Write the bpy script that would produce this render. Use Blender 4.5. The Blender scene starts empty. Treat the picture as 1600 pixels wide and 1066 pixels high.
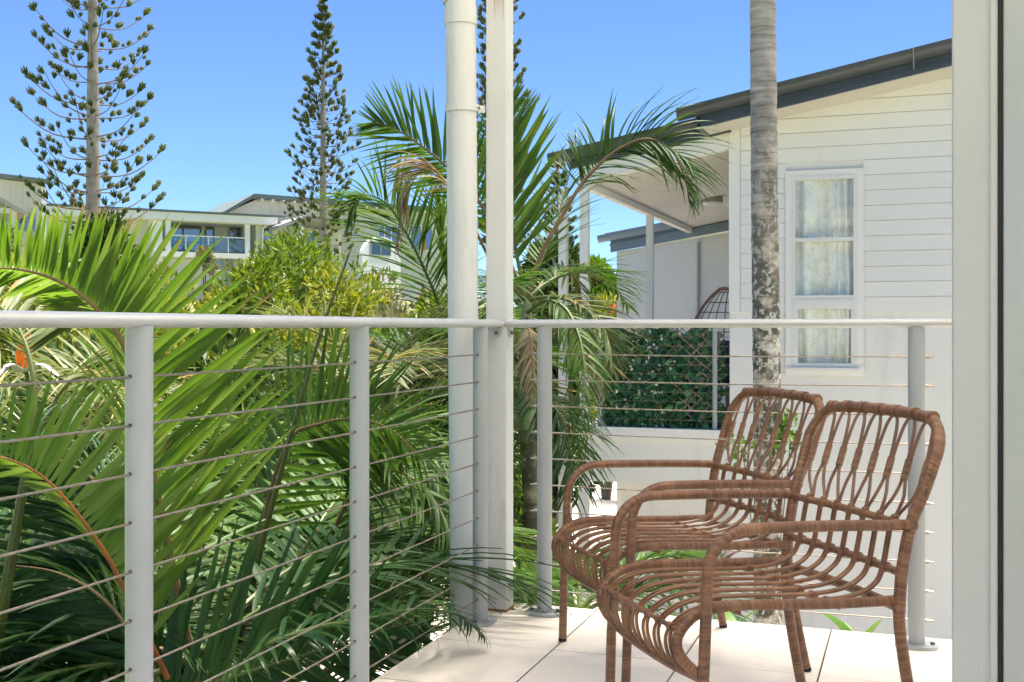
import bpy, math, random
import numpy as np
from mathutils import Vector, Matrix
R = math.radians
random.seed(7)
rng = np.random.default_rng(7)
sc = bpy.context.scene
COL = sc.collection

# ------------------------------------------------------------------ camera, sky, sun, exposure
F = 1780.0                      # focal length in pixels of a 1600 px wide frame
CZ = 0.981                      # eye height above the balcony tiles
YAW = R(19.4)
CA, SA = math.cos(YAW), math.sin(YAW)
cam = bpy.data.cameras.new('camera')
cam.sensor_width = 36.0
cam.lens = 36.0 * F / 1600.0
cam.shift_y = -21.0 / 1600.0
cam.clip_start = 0.05
cam.clip_end = 3000
camo = bpy.data.objects.new('camera', cam)
camo.location = (0, 0, CZ)
camo.rotation_euler = (R(90), 0, YAW)
COL.objects.link(camo)
sc.camera = camo

SUN_EL, SUN_AZ = R(77), R(20)   # azimuth clockwise from +Y
w = bpy.data.worlds.new('World')
sc.world = w
w.use_nodes = True
nt = w.node_tree
sky = nt.nodes.new('ShaderNodeTexSky')
sky.sky_type = 'NISHITA'
sky.sun_disc = False
sky.sun_elevation = SUN_EL
sky.sun_rotation = SUN_AZ
sky.altitude = 3000
sky.air_density = 1.0
sky.dust_density = 0.0
sky.ozone_density = 10.0
bg = nt.nodes['Background']
bg.inputs['Strength'].default_value = 0.05
nt.links.new(sky.outputs['Color'], bg.inputs['Color'])

sl = bpy.data.lights.new('sun', 'SUN')
sl.energy = 5.0
sl.angle = R(35)
sl.color = (1.0, 0.91, 0.78)
so = bpy.data.objects.new('sun', sl)
sd = Vector((math.sin(SUN_AZ) * math.cos(SUN_EL), math.cos(SUN_AZ) * math.cos(SUN_EL), math.sin(SUN_EL)))
so.rotation_euler = sd.to_track_quat('Z', 'Y').to_euler()
so.location = sd * 50
COL.objects.link(so)

sc.view_settings.view_transform = 'Standard'
sc.view_settings.look = 'None'
sc.view_settings.gamma = 1
sc.view_settings.use_curve_mapping = False
sc.view_settings.exposure = 2.15
sc.cycles.max_bounces = 8
sc.cycles.transparent_max_bounces = 16
sc.cycles.use_denoising = True


def P(px, py, d):
    """a point seen at photograph pixel (px, py), d metres in front of the eye"""
    x = (px - 800.0) / F * d
    return Vector((CA * x - SA * d, SA * x + CA * d, CZ - (py - 512.0) / F * d))


def cam2w(x, d, z=0.0):
    return Vector((CA * x - SA * d, SA * x + CA * d, z))


def camdir(x, up, d):
    return Vector((CA * x - SA * d, SA * x + CA * d, up))


# ------------------------------------------------------------------ materials
def new_mat(name):
    m = bpy.data.materials.new(name)
    m.use_nodes = True
    return m, m.node_tree, m.node_tree.nodes['Principled BSDF']


def N(nt, kind, **kw):
    n = nt.nodes.new(kind)
    for k, v in kw.items():
        if k in n.inputs:
            n.inputs[k].default_value = v
        else:
            setattr(n, k, v)
    return n


def ramp(nt, stops):
    n = nt.nodes.new('ShaderNodeValToRGB')
    e = n.color_ramp.elements
    while len(e) < len(stops):
        e.new(0.5)
    for q, (p, c) in zip(e, stops):
        q.position = p
        q.color = (c[0], c[1], c[2], 1)
    return n


def paint(name, col, rough=0.5, var=0.06, scale=3.0, bump=0.0, bscale=60.0, spec=0.4, metal=0.0, dirt=None, streak=False, each=0.0):
    m, nt, b = new_mat(name)
    tc = N(nt, 'ShaderNodeTexCoord')
    nz = N(nt, 'ShaderNodeTexNoise', Scale=scale, Detail=5.0, Roughness=0.6)
    nt.links.new(tc.outputs['Object'], nz.inputs['Vector'])
    lo = [c * (1 - var) for c in col]
    hi = [min(1, c * (1 + var)) for c in col]
    rp = ramp(nt, [(0.3, lo), (0.7, hi)])
    nt.links.new(nz.outputs['Fac'], rp.inputs['Fac'])
    out = rp.outputs['Color']
    if dirt:
        n2 = N(nt, 'ShaderNodeTexNoise', Scale=dirt[1], Detail=8.0, Roughness=0.75)
        if streak:                              # rain streaks run down the surface
            mp = N(nt, 'ShaderNodeMapping')
            mp.inputs['Scale'].default_value = (1, 1, 0.12)
            nt.links.new(tc.outputs['Object'], mp.inputs[0])
            nt.links.new(mp.outputs[0], n2.inputs['Vector'])
        else:
            nt.links.new(tc.outputs['Object'], n2.inputs['Vector'])
        r2 = ramp(nt, [(dirt[2], (0, 0, 0)), (dirt[2] + 0.12, (1, 1, 1))])
        nt.links.new(n2.outputs['Fac'], r2.inputs['Fac'])
        mx = N(nt, 'ShaderNodeMixRGB')
        nt.links.new(r2.outputs['Color'], mx.inputs['Fac'])
        nt.links.new(out, mx.inputs['Color1'])
        mx.inputs['Color2'].default_value = (*dirt[0], 1)
        out = mx.outputs['Color']
    if each:                                    # every piece a slightly different tone
        oi = N(nt, 'ShaderNodeObjectInfo')
        mr = N(nt, 'ShaderNodeMapRange')
        mr.inputs['To Min'].default_value = 1 - each
        mr.inputs['To Max'].default_value = 1 + each * 0.3
        nt.links.new(oi.outputs['Random'], mr.inputs['Value'])
        hv = N(nt, 'ShaderNodeHueSaturation')
        nt.links.new(mr.outputs[0], hv.inputs['Value'])
        nt.links.new(out, hv.inputs['Color'])
        out = hv.outputs['Color']
    nt.links.new(out, b.inputs['Base Color'])
    b.inputs['Roughness'].default_value = rough
    b.inputs['Specular IOR Level'].default_value = spec
    b.inputs['Metallic'].default_value = metal
    if bump:
        n3 = N(nt, 'ShaderNodeTexNoise', Scale=bscale, Detail=4.0)
        nt.links.new(tc.outputs['Object'], n3.inputs['Vector'])
        bp = N(nt, 'ShaderNodeBump', Strength=bump, Distance=0.01)
        nt.links.new(n3.outputs['Fac'], bp.inputs['Height'])
        nt.links.new(bp.outputs['Normal'], b.inputs['Normal'])
    return m


def leaf_mat(name, c0, c1, c2, trans=0.35, rough=0.45, dead=0.0, veins=False):
    """leaf with per-leaf colour change and light passing through"""
    m, nt, b = new_mat(name)
    oi = N(nt, 'ShaderNodeObjectInfo')
    ge = N(nt, 'ShaderNodeNewGeometry')
    ad = N(nt, 'ShaderNodeMath', operation='ADD')
    nt.links.new(oi.outputs['Random'], ad.inputs[0])
    nt.links.new(ge.outputs['Random Per Island'], ad.inputs[1])
    fr = N(nt, 'ShaderNodeMath', operation='FRACT')
    nt.links.new(ad.outputs[0], fr.inputs[0])
    st = [(0.0, c0), (0.5, c1), (0.93, c2)]
    if dead:
        st += [(1.0 - dead, c2), (min(0.999, 1.0 - dead * 0.6), (0.30, 0.22, 0.09))]
        st = sorted(st, key=lambda s: s[0])
    rp = ramp(nt, st)
    nt.links.new(fr.outputs[0], rp.inputs['Fac'])
    tc = N(nt, 'ShaderNodeTexCoord')
    nz = N(nt, 'ShaderNodeTexNoise', Scale=9.0, Detail=3.0)
    if veins:                                   # lengthwise ribs, in the leaflet's own coordinates
        nz.inputs['Scale'].default_value = 3.0
        mp = N(nt, 'ShaderNodeMapping')
        mp.inputs['Scale'].default_value = (2.6, 0.5, 0.0)
        nt.links.new(tc.outputs['Object'], mp.inputs[0])
        of = N(nt, 'ShaderNodeVectorMath', operation='ADD')
        nt.links.new(mp.outputs[0], of.inputs[0])
        nt.links.new(oi.outputs['Random'], of.inputs[1])
        nt.links.new(of.outputs[0], nz.inputs['Vector'])
    else:
        nt.links.new(tc.outputs['Object'], nz.inputs['Vector'])
    hs = N(nt, 'ShaderNodeHueSaturation')
    mr = N(nt, 'ShaderNodeMapRange')
    mr.inputs['To Min'].default_value = 0.75
    mr.inputs['To Max'].default_value = 1.25
    nt.links.new(nz.outputs['Fac'], mr.inputs['Value'])
    nt.links.new(mr.outputs[0], hs.inputs['Value'])
    nt.links.new(rp.outputs['Color'], hs.inputs['Color'])
    col = hs.outputs['Color']
    if veins:
        sx = N(nt, 'ShaderNodeSeparateXYZ')
        nt.links.new(tc.outputs['Object'], sx.inputs[0])
        th = N(nt, 'ShaderNodeMath', operation='MULTIPLY_ADD')     # where the tip turns brown, leaf by leaf
        th.inputs[1].default_value = -0.22
        th.inputs[2].default_value = 1.02
        nt.links.new(oi.outputs['Random'], th.inputs[0])
        sb = N(nt, 'ShaderNodeMath', operation='SUBTRACT')
        nt.links.new(sx.outputs['Y'], sb.inputs[0])
        nt.links.new(th.outputs[0], sb.inputs[1])
        mu = N(nt, 'ShaderNodeMath', operation='MULTIPLY', use_clamp=True)
        mu.inputs[1].default_value = 9.0
        nt.links.new(sb.outputs[0], mu.inputs[0])
        tm = N(nt, 'ShaderNodeMixRGB')
        nt.links.new(mu.outputs[0], tm.inputs['Fac'])
        nt.links.new(col, tm.inputs['Color1'])
        tm.inputs['Color2'].default_value = (0.17, 0.115, 0.05, 1)
        col = tm.outputs['Color']
    nt.links.new(col, b.inputs['Base Color'])
    b.inputs['Roughness'].default_value = rough
    b.inputs['Specular IOR Level'].default_value = 0.25
    tr = N(nt, 'ShaderNodeBsdfTranslucent')
    h2 = N(nt, 'ShaderNodeHueSaturation', Hue=0.485, Saturation=1.1, Value=1.5)
    nt.links.new(col, h2.inputs['Color'])
    nt.links.new(h2.outputs['Color'], tr.inputs['Color'])
    mx = N(nt, 'ShaderNodeMixShader', Fac=trans)
    nt.links.new(b.outputs[0], mx.inputs[1])
    nt.links.new(tr.outputs[0], mx.inputs[2])
    nt.links.new(mx.outputs[0], nt.nodes['Material Output'].inputs['Surface'])
    return m


def glass_mat(name, tint=(0.985, 0.995, 0.99), gloss=0.02):
    m, nt, b = new_mat(name)
    nt.nodes.remove(b)
    t = N(nt, 'ShaderNodeBsdfTransparent')
    t.inputs['Color'].default_value = (*tint, 1)
    g = N(nt, 'ShaderNodeBsdfGlossy', Roughness=0.02)
    lw = N(nt, 'ShaderNodeLayerWeight', Blend=0.5)
    pw = N(nt, 'ShaderNodeMath', operation='POWER')
    pw.inputs[1].default_value = 4.0
    nt.links.new(lw.outputs['Facing'], pw.inputs[0])
    ad = N(nt, 'ShaderNodeMath', operation='MULTIPLY_ADD')
    ad.inputs[1].default_value = 0.5
    ad.inputs[2].default_value = 0.02 + gloss
    nt.links.new(pw.outputs[0], ad.inputs[0])
    mx = N(nt, 'ShaderNodeMixShader')
    nt.links.new(ad.outputs[0], mx.inputs[0])
    nt.links.new(t.outputs[0], mx.inputs[1])
    nt.links.new(g.outputs[0], mx.inputs[2])
    nt.links.new(mx.outputs[0], nt.nodes['Material Output'].inputs['Surface'])
    return m


def rattan_mat(name, wrapped):
    m, nt, b = new_mat(name)
    uv = N(nt, 'ShaderNodeUVMap')
    sp = N(nt, 'ShaderNodeSeparateXYZ')
    nt.links.new(uv.outputs[0], sp.inputs[0])
    oi = N(nt, 'ShaderNodeObjectInfo')
    tc = N(nt, 'ShaderNodeTexCoord')
    # band coordinate: length along the tube, wound slightly like a screw, warped by noise
    nz = N(nt, 'ShaderNodeTexNoise', Scale=40.0, Detail=3.0)
    nt.links.new(tc.outputs['Object'], nz.inputs['Vector'])
    k = 1.0 / 0.0047 if wrapped else 18.0
    m1 = N(nt, 'ShaderNodeMath', operation='MULTIPLY')
    m1.inputs[1].default_value = k
    nt.links.new(sp.outputs['Y'], m1.inputs[0])
    m2 = N(nt, 'ShaderNodeMath', operation='ADD')
    nt.links.new(m1.outputs[0], m2.inputs[0])
    nt.links.new(sp.outputs['X'], m2.inputs[1])
    m3 = N(nt, 'ShaderNodeMath', operation='MULTIPLY_ADD')
    m3.inputs[1].default_value = 0.5
    nt.links.new(nz.outputs['Fac'], m3.inputs[0])
    nt.links.new(m2.outputs[0], m3.inputs[2])
    fl = N(nt, 'ShaderNodeMath', operation='FLOOR')
    nt.links.new(m3.outputs[0], fl.inputs[0])
    wn = N(nt, 'ShaderNodeTexWhiteNoise', noise_dimensions='1D')
    nt.links.new(fl.outputs[0], wn.inputs['W'])
    fr = N(nt, 'ShaderNodeMath', operation='FRACT')
    nt.links.new(m3.outputs[0], fr.inputs[0])
    pp = N(nt, 'ShaderNodeMath', operation='PINGPONG')
    pp.inputs[1].default_value = 0.5
    nt.links.new(fr.outputs[0], pp.inputs[0])
    n2 = N(nt, 'ShaderNodeTexNoise', Scale=14.0, Detail=5.0)
    nt.links.new(tc.outputs['Object'], n2.inputs['Vector'])
    av = N(nt, 'ShaderNodeMath', operation='MULTIPLY_ADD')
    av.inputs[1].default_value = 0.34 if wrapped else 0.25
    nt.links.new(wn.outputs['Value'], av.inputs[0])
    h = N(nt, 'ShaderNodeMath', operation='MULTIPLY')
    h.inputs[1].default_value = 0.8
    nt.links.new(n2.outputs['Fac'], h.inputs[0])
    nt.links.new(h.outputs[0], av.inputs[2])
    rp = ramp(nt, [(0.15, (0.066, 0.025, 0.010)), (0.5, (0.165, 0.07, 0.028)), (0.9, (0.31, 0.15, 0.07))])
    nt.links.new(av.outputs[0], rp.inputs['Fac'])
    nt.links.new(rp.outputs['Color'], b.inputs['Base Color'])
    b.inputs['Roughness'].default_value = 0.34
    b.inputs['Specular IOR Level'].default_value = 0.55
    if wrapped:
        sq = N(nt, 'ShaderNodeMath', operation='POWER')
        sq.inputs[1].default_value = 0.5
        nt.links.new(pp.outputs[0], sq.inputs[0])
        bp = N(nt, 'ShaderNodeBump', Strength=0.8, Distance=0.0022)
        nt.links.new(sq.outputs[0], bp.inputs['Height'])
        nt.links.new(bp.outputs['Normal'], b.inputs['Normal'])
    return m


def trunk_mat(name, c0, c1, lichen, ring=9.0, li=0.55):
    m, nt, b = new_mat(name)
    tc = N(nt, 'ShaderNodeTexCoord')
    mp = N(nt, 'ShaderNodeMapping')
    mp.inputs['Scale'].default_value = (0.9, 0.9, ring)
    nt.links.new(tc.outputs['Object'], mp.inputs[0])
    nz = N(nt, 'ShaderNodeTexNoise', Scale=2.2, Detail=7.0, Roughness=0.7)
    nt.links.new(mp.outputs[0], nz.inputs['Vector'])
    rp = ramp(nt, [(0.36, [c * 0.45 for c in c0]), (0.48, c0), (0.62, c1)])
    nt.links.new(nz.outputs['Fac'], rp.inputs['Fac'])
    vo = N(nt, 'ShaderNodeTexNoise', Scale=26.0, Detail=4.0, Roughness=0.6)
    nt.links.new(tc.outputs['Object'], vo.inputs['Vector'])
    r2 = ramp(nt, [(li, (0, 0, 0)), (li + 0.06, (1, 1, 1))])
    nt.links.new(vo.outputs['Fac'], r2.inputs['Fac'])
    sx = N(nt, 'ShaderNodeSeparateXYZ')
    nt.links.new(tc.outputs['Object'], sx.inputs[0])
    mr = N(nt, 'ShaderNodeMapRange')
    mr.inputs['From Min'].default_value = 2.8
    mr.inputs['From Max'].default_value = 0.9
    nt.links.new(sx.outputs['Z'], mr.inputs['Value'])
    mu = N(nt, 'ShaderNodeMath', operation='MULTIPLY')
    nt.links.new(r2.outputs['Color'], mu.inputs[0])
    nt.links.new(mr.outputs[0], mu.inputs[1])
    mx = N(nt, 'ShaderNodeMixRGB')
    nt.links.new(mu.outputs[0], mx.inputs['Fac'])
    nt.links.new(rp.outputs['Color'], mx.inputs['Color1'])
    mx.inputs['Color2'].default_value = (*lichen, 1)
    # mossy darkening patches low on the trunk
    n4 = N(nt, 'ShaderNodeTexNoise', Scale=7.0, Detail=5.0)
    nt.links.new(tc.outputs['Object'], n4.inputs['Vector'])
    r4 = ramp(nt, [(0.40, (0, 0, 0)), (0.52, (1, 1, 1))])
    nt.links.new(n4.outputs['Fac'], r4.inputs['Fac'])
    mu2 = N(nt, 'ShaderNodeMath', operation='MULTIPLY')
    nt.links.new(r4.outputs['Color'], mu2.inputs[0])
    mr2 = N(nt, 'ShaderNodeMapRange')
    mr2.inputs['From Min'].default_value = 3.4
    mr2.inputs['From Max'].default_value = 1.0
    mr2.inputs['To Max'].default_value = 0.95
    nt.links.new(sx.outputs['Z'], mr2.inputs['Value'])
    nt.links.new(mr2.outputs[0], mu2.inputs[1])
    m5 = N(nt, 'ShaderNodeMixRGB')
    nt.links.new(mu2.outputs[0], m5.inputs['Fac'])
    nt.links.new(rp.outputs['Color'], m5.inputs['Color1'])
    m5.inputs['Color2'].default_value = (0.075, 0.07, 0.05, 1)
    nt.links.new(m5.outputs['Color'], mx.inputs['Color1'])
    nt.links.new(mx.outputs['Color'], b.inputs['Base Color'])
    b.inputs['Roughness'].default_value = 0.85
    bp = N(nt, 'ShaderNodeBump', Strength=0.7, Distance=0.02)
    nt.links.new(nz.outputs['Fac'], bp.inputs['Height'])
    nt.links.new(bp.outputs['Normal'], b.inputs['Normal'])
    return m


M = {}
M['rail'] = paint('rail_paint', (0.47, 0.475, 0.475), 0.28, 0.03, 4, spec=0.5)
M['post'] = paint('post_paint', (0.345, 0.36, 0.37), 0.28, 0.05, 4, spec=0.5, dirt=((0.30, 0.305, 0.30), 9.0, 0.58), streak=True)
M['white'] = paint('white_paint', (0.74, 0.735, 0.71), 0.5, 0.03, 2, dirt=((0.55, 0.53, 0.49), 3.0, 0.66))
M['column'] = paint('column_paint', (0.61, 0.61, 0.60), 0.5, 0.03, 2, dirt=((0.47, 0.455, 0.42), 9.0, 0.56), streak=True)
M['pipe'] = paint('pipe_paint', (0.62, 0.62, 0.61), 0.42, 0.04, 1.5, dirt=((0.50, 0.49, 0.46), 8.0, 0.55), streak=True)
M['cable'] = paint('cable_steel', (0.25, 0.215, 0.17), 0.42, 0.25, 60, metal=0.5)
M['fitting'] = paint('fitting_steel', (0.42, 0.36, 0.30), 0.35, 0.2, 40, metal=0.7)
M['rust'] = paint('rust', (0.33, 0.15, 0.06), 0.8, 0.3, 30)
M['bolt'] = paint('bolt_steel', (0.12, 0.12, 0.12), 0.4, 0.2, 30, metal=0.6)
M['tile'] = paint('tile_cream', (0.84, 0.765, 0.68), 0.33, 0.05, 5, bump=0.06, bscale=25, dirt=((0.72, 0.635, 0.545), 3.0, 0.57), each=0.06)
M['grout'] = paint('grout', (0.10, 0.08, 0.062), 0.9, 0.4, 20)
M['slab'] = paint('slab_render', (0.62, 0.61, 0.59), 0.7, 0.04, 2)
M['siding'] = paint('siding_paint', (0.81, 0.795, 0.765), 0.55, 0.03, 1.2, dirt=((0.76, 0.74, 0.70), 2.0, 0.57), streak=True, each=0.03)
M['render'] = paint('wall_render', (0.77, 0.755, 0.73), 0.7, 0.03, 0.8, bump=0.12, bscale=90, dirt=((0.69, 0.675, 0.645), 2.6, 0.55), streak=True)
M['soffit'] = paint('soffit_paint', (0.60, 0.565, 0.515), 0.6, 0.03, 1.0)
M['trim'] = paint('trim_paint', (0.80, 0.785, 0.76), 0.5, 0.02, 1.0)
M['dark'] = paint('gutter_steel', (0.05, 0.06, 0.066), 0.38, 0.12, 3, spec=0.5)
M['roof'] = paint('roof_steel', (0.16, 0.17, 0.175), 0.45, 0.08, 2)
M['alu'] = paint('window_white', (0.74, 0.73, 0.71), 0.35, 0.02, 2)
M['jamb'] = paint('jamb_grey', (0.385, 0.39, 0.38), 0.4, 0.02, 6, spec=0.4)
M['panel'] = paint('panel_grey', (0.32, 0.34, 0.325), 0.22, 0.03, 1.2, spec=0.6)
M['black'] = paint('gasket_black', (0.01, 0.01, 0.01), 0.6, 0.1, 5)
M['glass'] = glass_mat('window_glass')
M['clear'] = glass_mat('balustrade_glass', (0.82, 0.93, 0.95), 0.06)
M['smoke'] = glass_mat('dark_window_glass', (0.25, 0.28, 0.30), 0.25)
def opal_mat():  # unseen roof sheet, made translucent to light the balcony softly
    m, nt, b = new_mat('opal_diffuser')
    b.inputs['Base Color'].default_value = (0.8, 0.79, 0.76, 1)
    b.inputs['Roughness'].default_value = 0.5
    tr = N(nt, 'ShaderNodeBsdfTranslucent')
    tr.inputs['Color'].default_value = (0.92, 0.91, 0.89, 1)
    mx = N(nt, 'ShaderNodeMixShader', Fac=0.64)
    nt.links.new(b.outputs[0], mx.inputs[1])
    nt.links.new(tr.outputs[0], mx.inputs[2])
    nt.links.new(mx.outputs[0], nt.nodes['Material Output'].inputs['Surface'])
    return m


M['opal'] = opal_mat()
M['room'] = paint('dark_room', (0.06, 0.065, 0.07), 0.8)
M['rattan'] = rattan_mat('rattan_wrapped', True)
M['cane'] = rattan_mat('rattan_cane', False)
M['rubber'] = paint('rubber', (0.02, 0.02, 0.02), 0.7)
M['cream'] = paint('far_cream', (0.62, 0.605, 0.53), 0.7, 0.04, 0.5)
M['far_white'] = paint('far_white', (0.82, 0.815, 0.80), 0.6, 0.03, 0.5)
M['far_roof'] = paint('far_roof', (0.10, 0.13, 0.125), 0.5, 0.1, 1)
M['far_grey'] = paint('far_grey', (0.33, 0.335, 0.335), 0.6, 0.05, 0.5)
M['blue_grey'] = paint('blue_grey', (0.20, 0.26, 0.33), 0.6, 0.05, 0.5)
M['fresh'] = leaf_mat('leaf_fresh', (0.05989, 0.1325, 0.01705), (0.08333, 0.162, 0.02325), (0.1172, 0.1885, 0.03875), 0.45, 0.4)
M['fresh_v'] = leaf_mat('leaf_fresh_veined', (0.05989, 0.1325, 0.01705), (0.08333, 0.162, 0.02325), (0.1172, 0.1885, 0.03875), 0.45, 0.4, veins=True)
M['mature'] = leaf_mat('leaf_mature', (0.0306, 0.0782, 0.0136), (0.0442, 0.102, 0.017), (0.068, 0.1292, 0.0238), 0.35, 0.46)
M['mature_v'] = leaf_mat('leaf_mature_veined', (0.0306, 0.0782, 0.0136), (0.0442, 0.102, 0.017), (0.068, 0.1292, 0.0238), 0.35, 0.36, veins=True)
M['deep'] = leaf_mat('leaf_shade_dark', (0.01612, 0.0527, 0.01364), (0.02356, 0.0682, 0.01612), (0.0372, 0.0868, 0.0217), 0.28, 0.48)  # darkened to put the shade low in the palms into the colour
M['deep_v'] = leaf_mat('leaf_shade_dark_veined', (0.01612, 0.0527, 0.01364), (0.02356, 0.0682, 0.01612), (0.0372, 0.0868, 0.0217), 0.28, 0.3, veins=True)  # same colour with the shade put in, plus veins
M['pale'] = leaf_mat('leaf_pale', (0.068, 0.102, 0.0306), (0.0952, 0.1292, 0.0442), (0.1496, 0.1632, 0.0748), 0.3, 0.45, dead=0.07)
M['deadleaf'] = leaf_mat('leaf_dead', (0.16, 0.116, 0.064), (0.24, 0.192, 0.12), (0.32, 0.272, 0.176), 0.2, 0.7)
M['shrub_y'] = leaf_mat('shrub_yellow_green', (0.102, 0.1496, 0.01496), (0.1768, 0.2108, 0.0238), (0.2448, 0.2652, 0.0544), 0.3, 0.45)
M['shrub_g'] = leaf_mat('shrub_green', (0.05331, 0.1066, 0.01142), (0.09139, 0.1599, 0.01904), (0.1599, 0.2132, 0.03427), 0.3, 0.42)
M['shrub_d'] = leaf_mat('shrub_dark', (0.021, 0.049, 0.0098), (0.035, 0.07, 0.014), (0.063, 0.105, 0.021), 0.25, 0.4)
M['shrub_o'] = leaf_mat('shrub_olive', (0.1088, 0.1224, 0.0476), (0.1564, 0.1632, 0.068), (0.2176, 0.204, 0.102), 0.25, 0.5)
M['tree_b'] = leaf_mat('tree_bright', (0.0476, 0.1156, 0.0068), (0.0748, 0.1768, 0.0102), (0.1156, 0.2244, 0.0204), 0.35, 0.4)
M['ivy'] = leaf_mat('ivy_leaf', (0.05278, 0.1613, 0.08797), (0.08797, 0.2346, 0.1173), (0.1759, 0.3519, 0.1613), 0.15, 0.4)
M['pine'] = leaf_mat('pine_needles', (0.055, 0.085, 0.022), (0.085, 0.12, 0.03), (0.16, 0.185, 0.055), 0.25, 0.6)
M['purple'] = leaf_mat('purple_leaf', (0.05, 0.012, 0.025), (0.075, 0.02, 0.035), (0.11, 0.035, 0.05), 0.2, 0.35)
M['rachis'] = paint('rachis_green', (0.075, 0.105, 0.022), 0.5, 0.2, 8)
M['rachis_o'] = paint('rachis_orange', (0.21, 0.075, 0.016), 0.55, 0.3, 12)
M['rachis_b'] = paint('rachis_brown', (0.16, 0.11, 0.05), 0.6, 0.3, 10)
M['petiole'] = paint('petiole_green', (0.055, 0.075, 0.014), 0.45, 0.25, 10)
M['shaft'] = paint('crownshaft_green', (0.26, 0.31, 0.17), 0.5, 0.2, 5)
M['palm_trunk'] = trunk_mat('palm_trunk_bark', (0.44, 0.37, 0.31), (0.62, 0.545, 0.475), (0.60, 0.60, 0.54), 10, 0.52)
M['cane_trunk'] = trunk_mat('slim_palm_bark', (0.22, 0.19, 0.12), (0.36, 0.32, 0.22), (0.5, 0.5, 0.42), 16, 0.66)
M['bark'] = paint('pine_bark', (0.38, 0.32, 0.27), 0.9, 0.35, 3.0, bump=0.5, bscale=8)
M['twig'] = paint('twig', (0.15, 0.12, 0.10), 0.9, 0.2, 5)
M['petal'] = paint('wall_gap_white', (0.82, 0.82, 0.80), 0.6, 0.02)  # for white flecks that stand for wall gaps in the ivy
M['orange'] = paint('orange_petal', (0.75, 0.20, 0.015), 0.5, 0.15, 20)
M['red'] = paint('red_petal', (0.6, 0.02, 0.02), 0.5, 0.15, 20)
M['dry'] = paint('dry_spathe', (0.55, 0.50, 0.42), 0.8, 0.15, 20)
M['lattice'] = paint('lattice_wood', (0.30, 0.235, 0.185), 0.8, 0.2, 10)
M['metal'] = paint('egg_chair_rattan', (0.30, 0.16, 0.09), 0.5, 0.2, 20)
M['lamp'] = paint('lamp_bowl', (0.66, 0.66, 0.64), 0.4, 0.02)
M['lamp_rim'] = paint('lamp_rim', (0.30, 0.30, 0.29), 0.4, 0.03)
M['cushion'] = paint('cushion_dark', (0.05, 0.055, 0.06), 0.9, 0.1)
M['ground'] = paint('ground_grass', (0.125, 0.15, 0.058), 0.95, 0.35, 0.5, bump=0.5, bscale=9, dirt=((0.18, 0.16, 0.09), 0.35, 0.52))
M['paving'] = paint('pale_paving', (0.52, 0.48, 0.43), 0.85, 0.08, 1.5, bump=0.25, bscale=30, dirt=((0.40, 0.36, 0.31), 0.8, 0.58))


def curtain_mat():
    m, nt, b = new_mat('curtain_print')
    tc = N(nt, 'ShaderNodeTexCoord')
    out = None
    base = (0.88, 0.87, 0.82)
    cur = None
    for i, (c, s, th) in enumerate([((0.50, 0.62, 0.45), 22.0, 0.58), ((0.80, 0.55, 0.53), 26.0, 0.61), ((0.78, 0.72, 0.45), 20.0, 0.62), ((0.50, 0.64, 0.70), 28.0, 0.62)]):
        mp = N(nt, 'ShaderNodeMapping')
        mp.inputs['Location'].default_value = (i * 3.7, i * 1.3, i * 5.1)
        mp.inputs['Scale'].default_value = (1, 1, 0.6)
        nt.links.new(tc.outputs['Object'], mp.inputs[0])
        nz = N(nt, 'ShaderNodeTexNoise', Scale=s, Detail=3.0, Roughness=0.6)
        nt.links.new(mp.outputs[0], nz.inputs['Vector'])
        rp = ramp(nt, [(th - 0.05, (0, 0, 0)), (th + 0.05, (0.38, 0.38, 0.38))])
        nt.links.new(nz.outputs['Fac'], rp.inputs['Fac'])
        mx = N(nt, 'ShaderNodeMixRGB')
        nt.links.new(rp.outputs['Color'], mx.inputs['Fac'])
        if cur is None:
            mx.inputs['Color1'].default_value = (*base, 1)
        else:
            nt.links.new(cur, mx.inputs['Color1'])
        mx.inputs['Color2'].default_value = (*c, 1)
        cur = mx.outputs['Color']
    nt.links.new(cur, b.inputs['Base Color'])
    b.inputs['Roughness'].default_value = 0.9
    return m


M['curtain'] = curtain_mat()


# ------------------------------------------------------------------ object helpers
def wm(o):
    if o.parent is None:
        return o.matrix_basis.copy()
    return wm(o.parent) @ o.matrix_parent_inverse @ o.matrix_basis


def link(o, parent=None):
    COL.objects.link(o)
    if parent is not None:
        o.parent = parent
        if not parent.get('_local'):
            o.matrix_parent_inverse = wm(parent).inverted()
    return o


def tag(o, label, cat, group=None):
    o['label'] = label
    o['category'] = cat
    if group:
        o['group'] = group
    return o


def thing(name, label, cat, loc=(0, 0, 0), group=None):
    o = bpy.data.objects.new(name, None)
    o.location = loc
    o.empty_display_size = 0.1
    COL.objects.link(o)
    return tag(o, label, cat, group)


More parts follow.
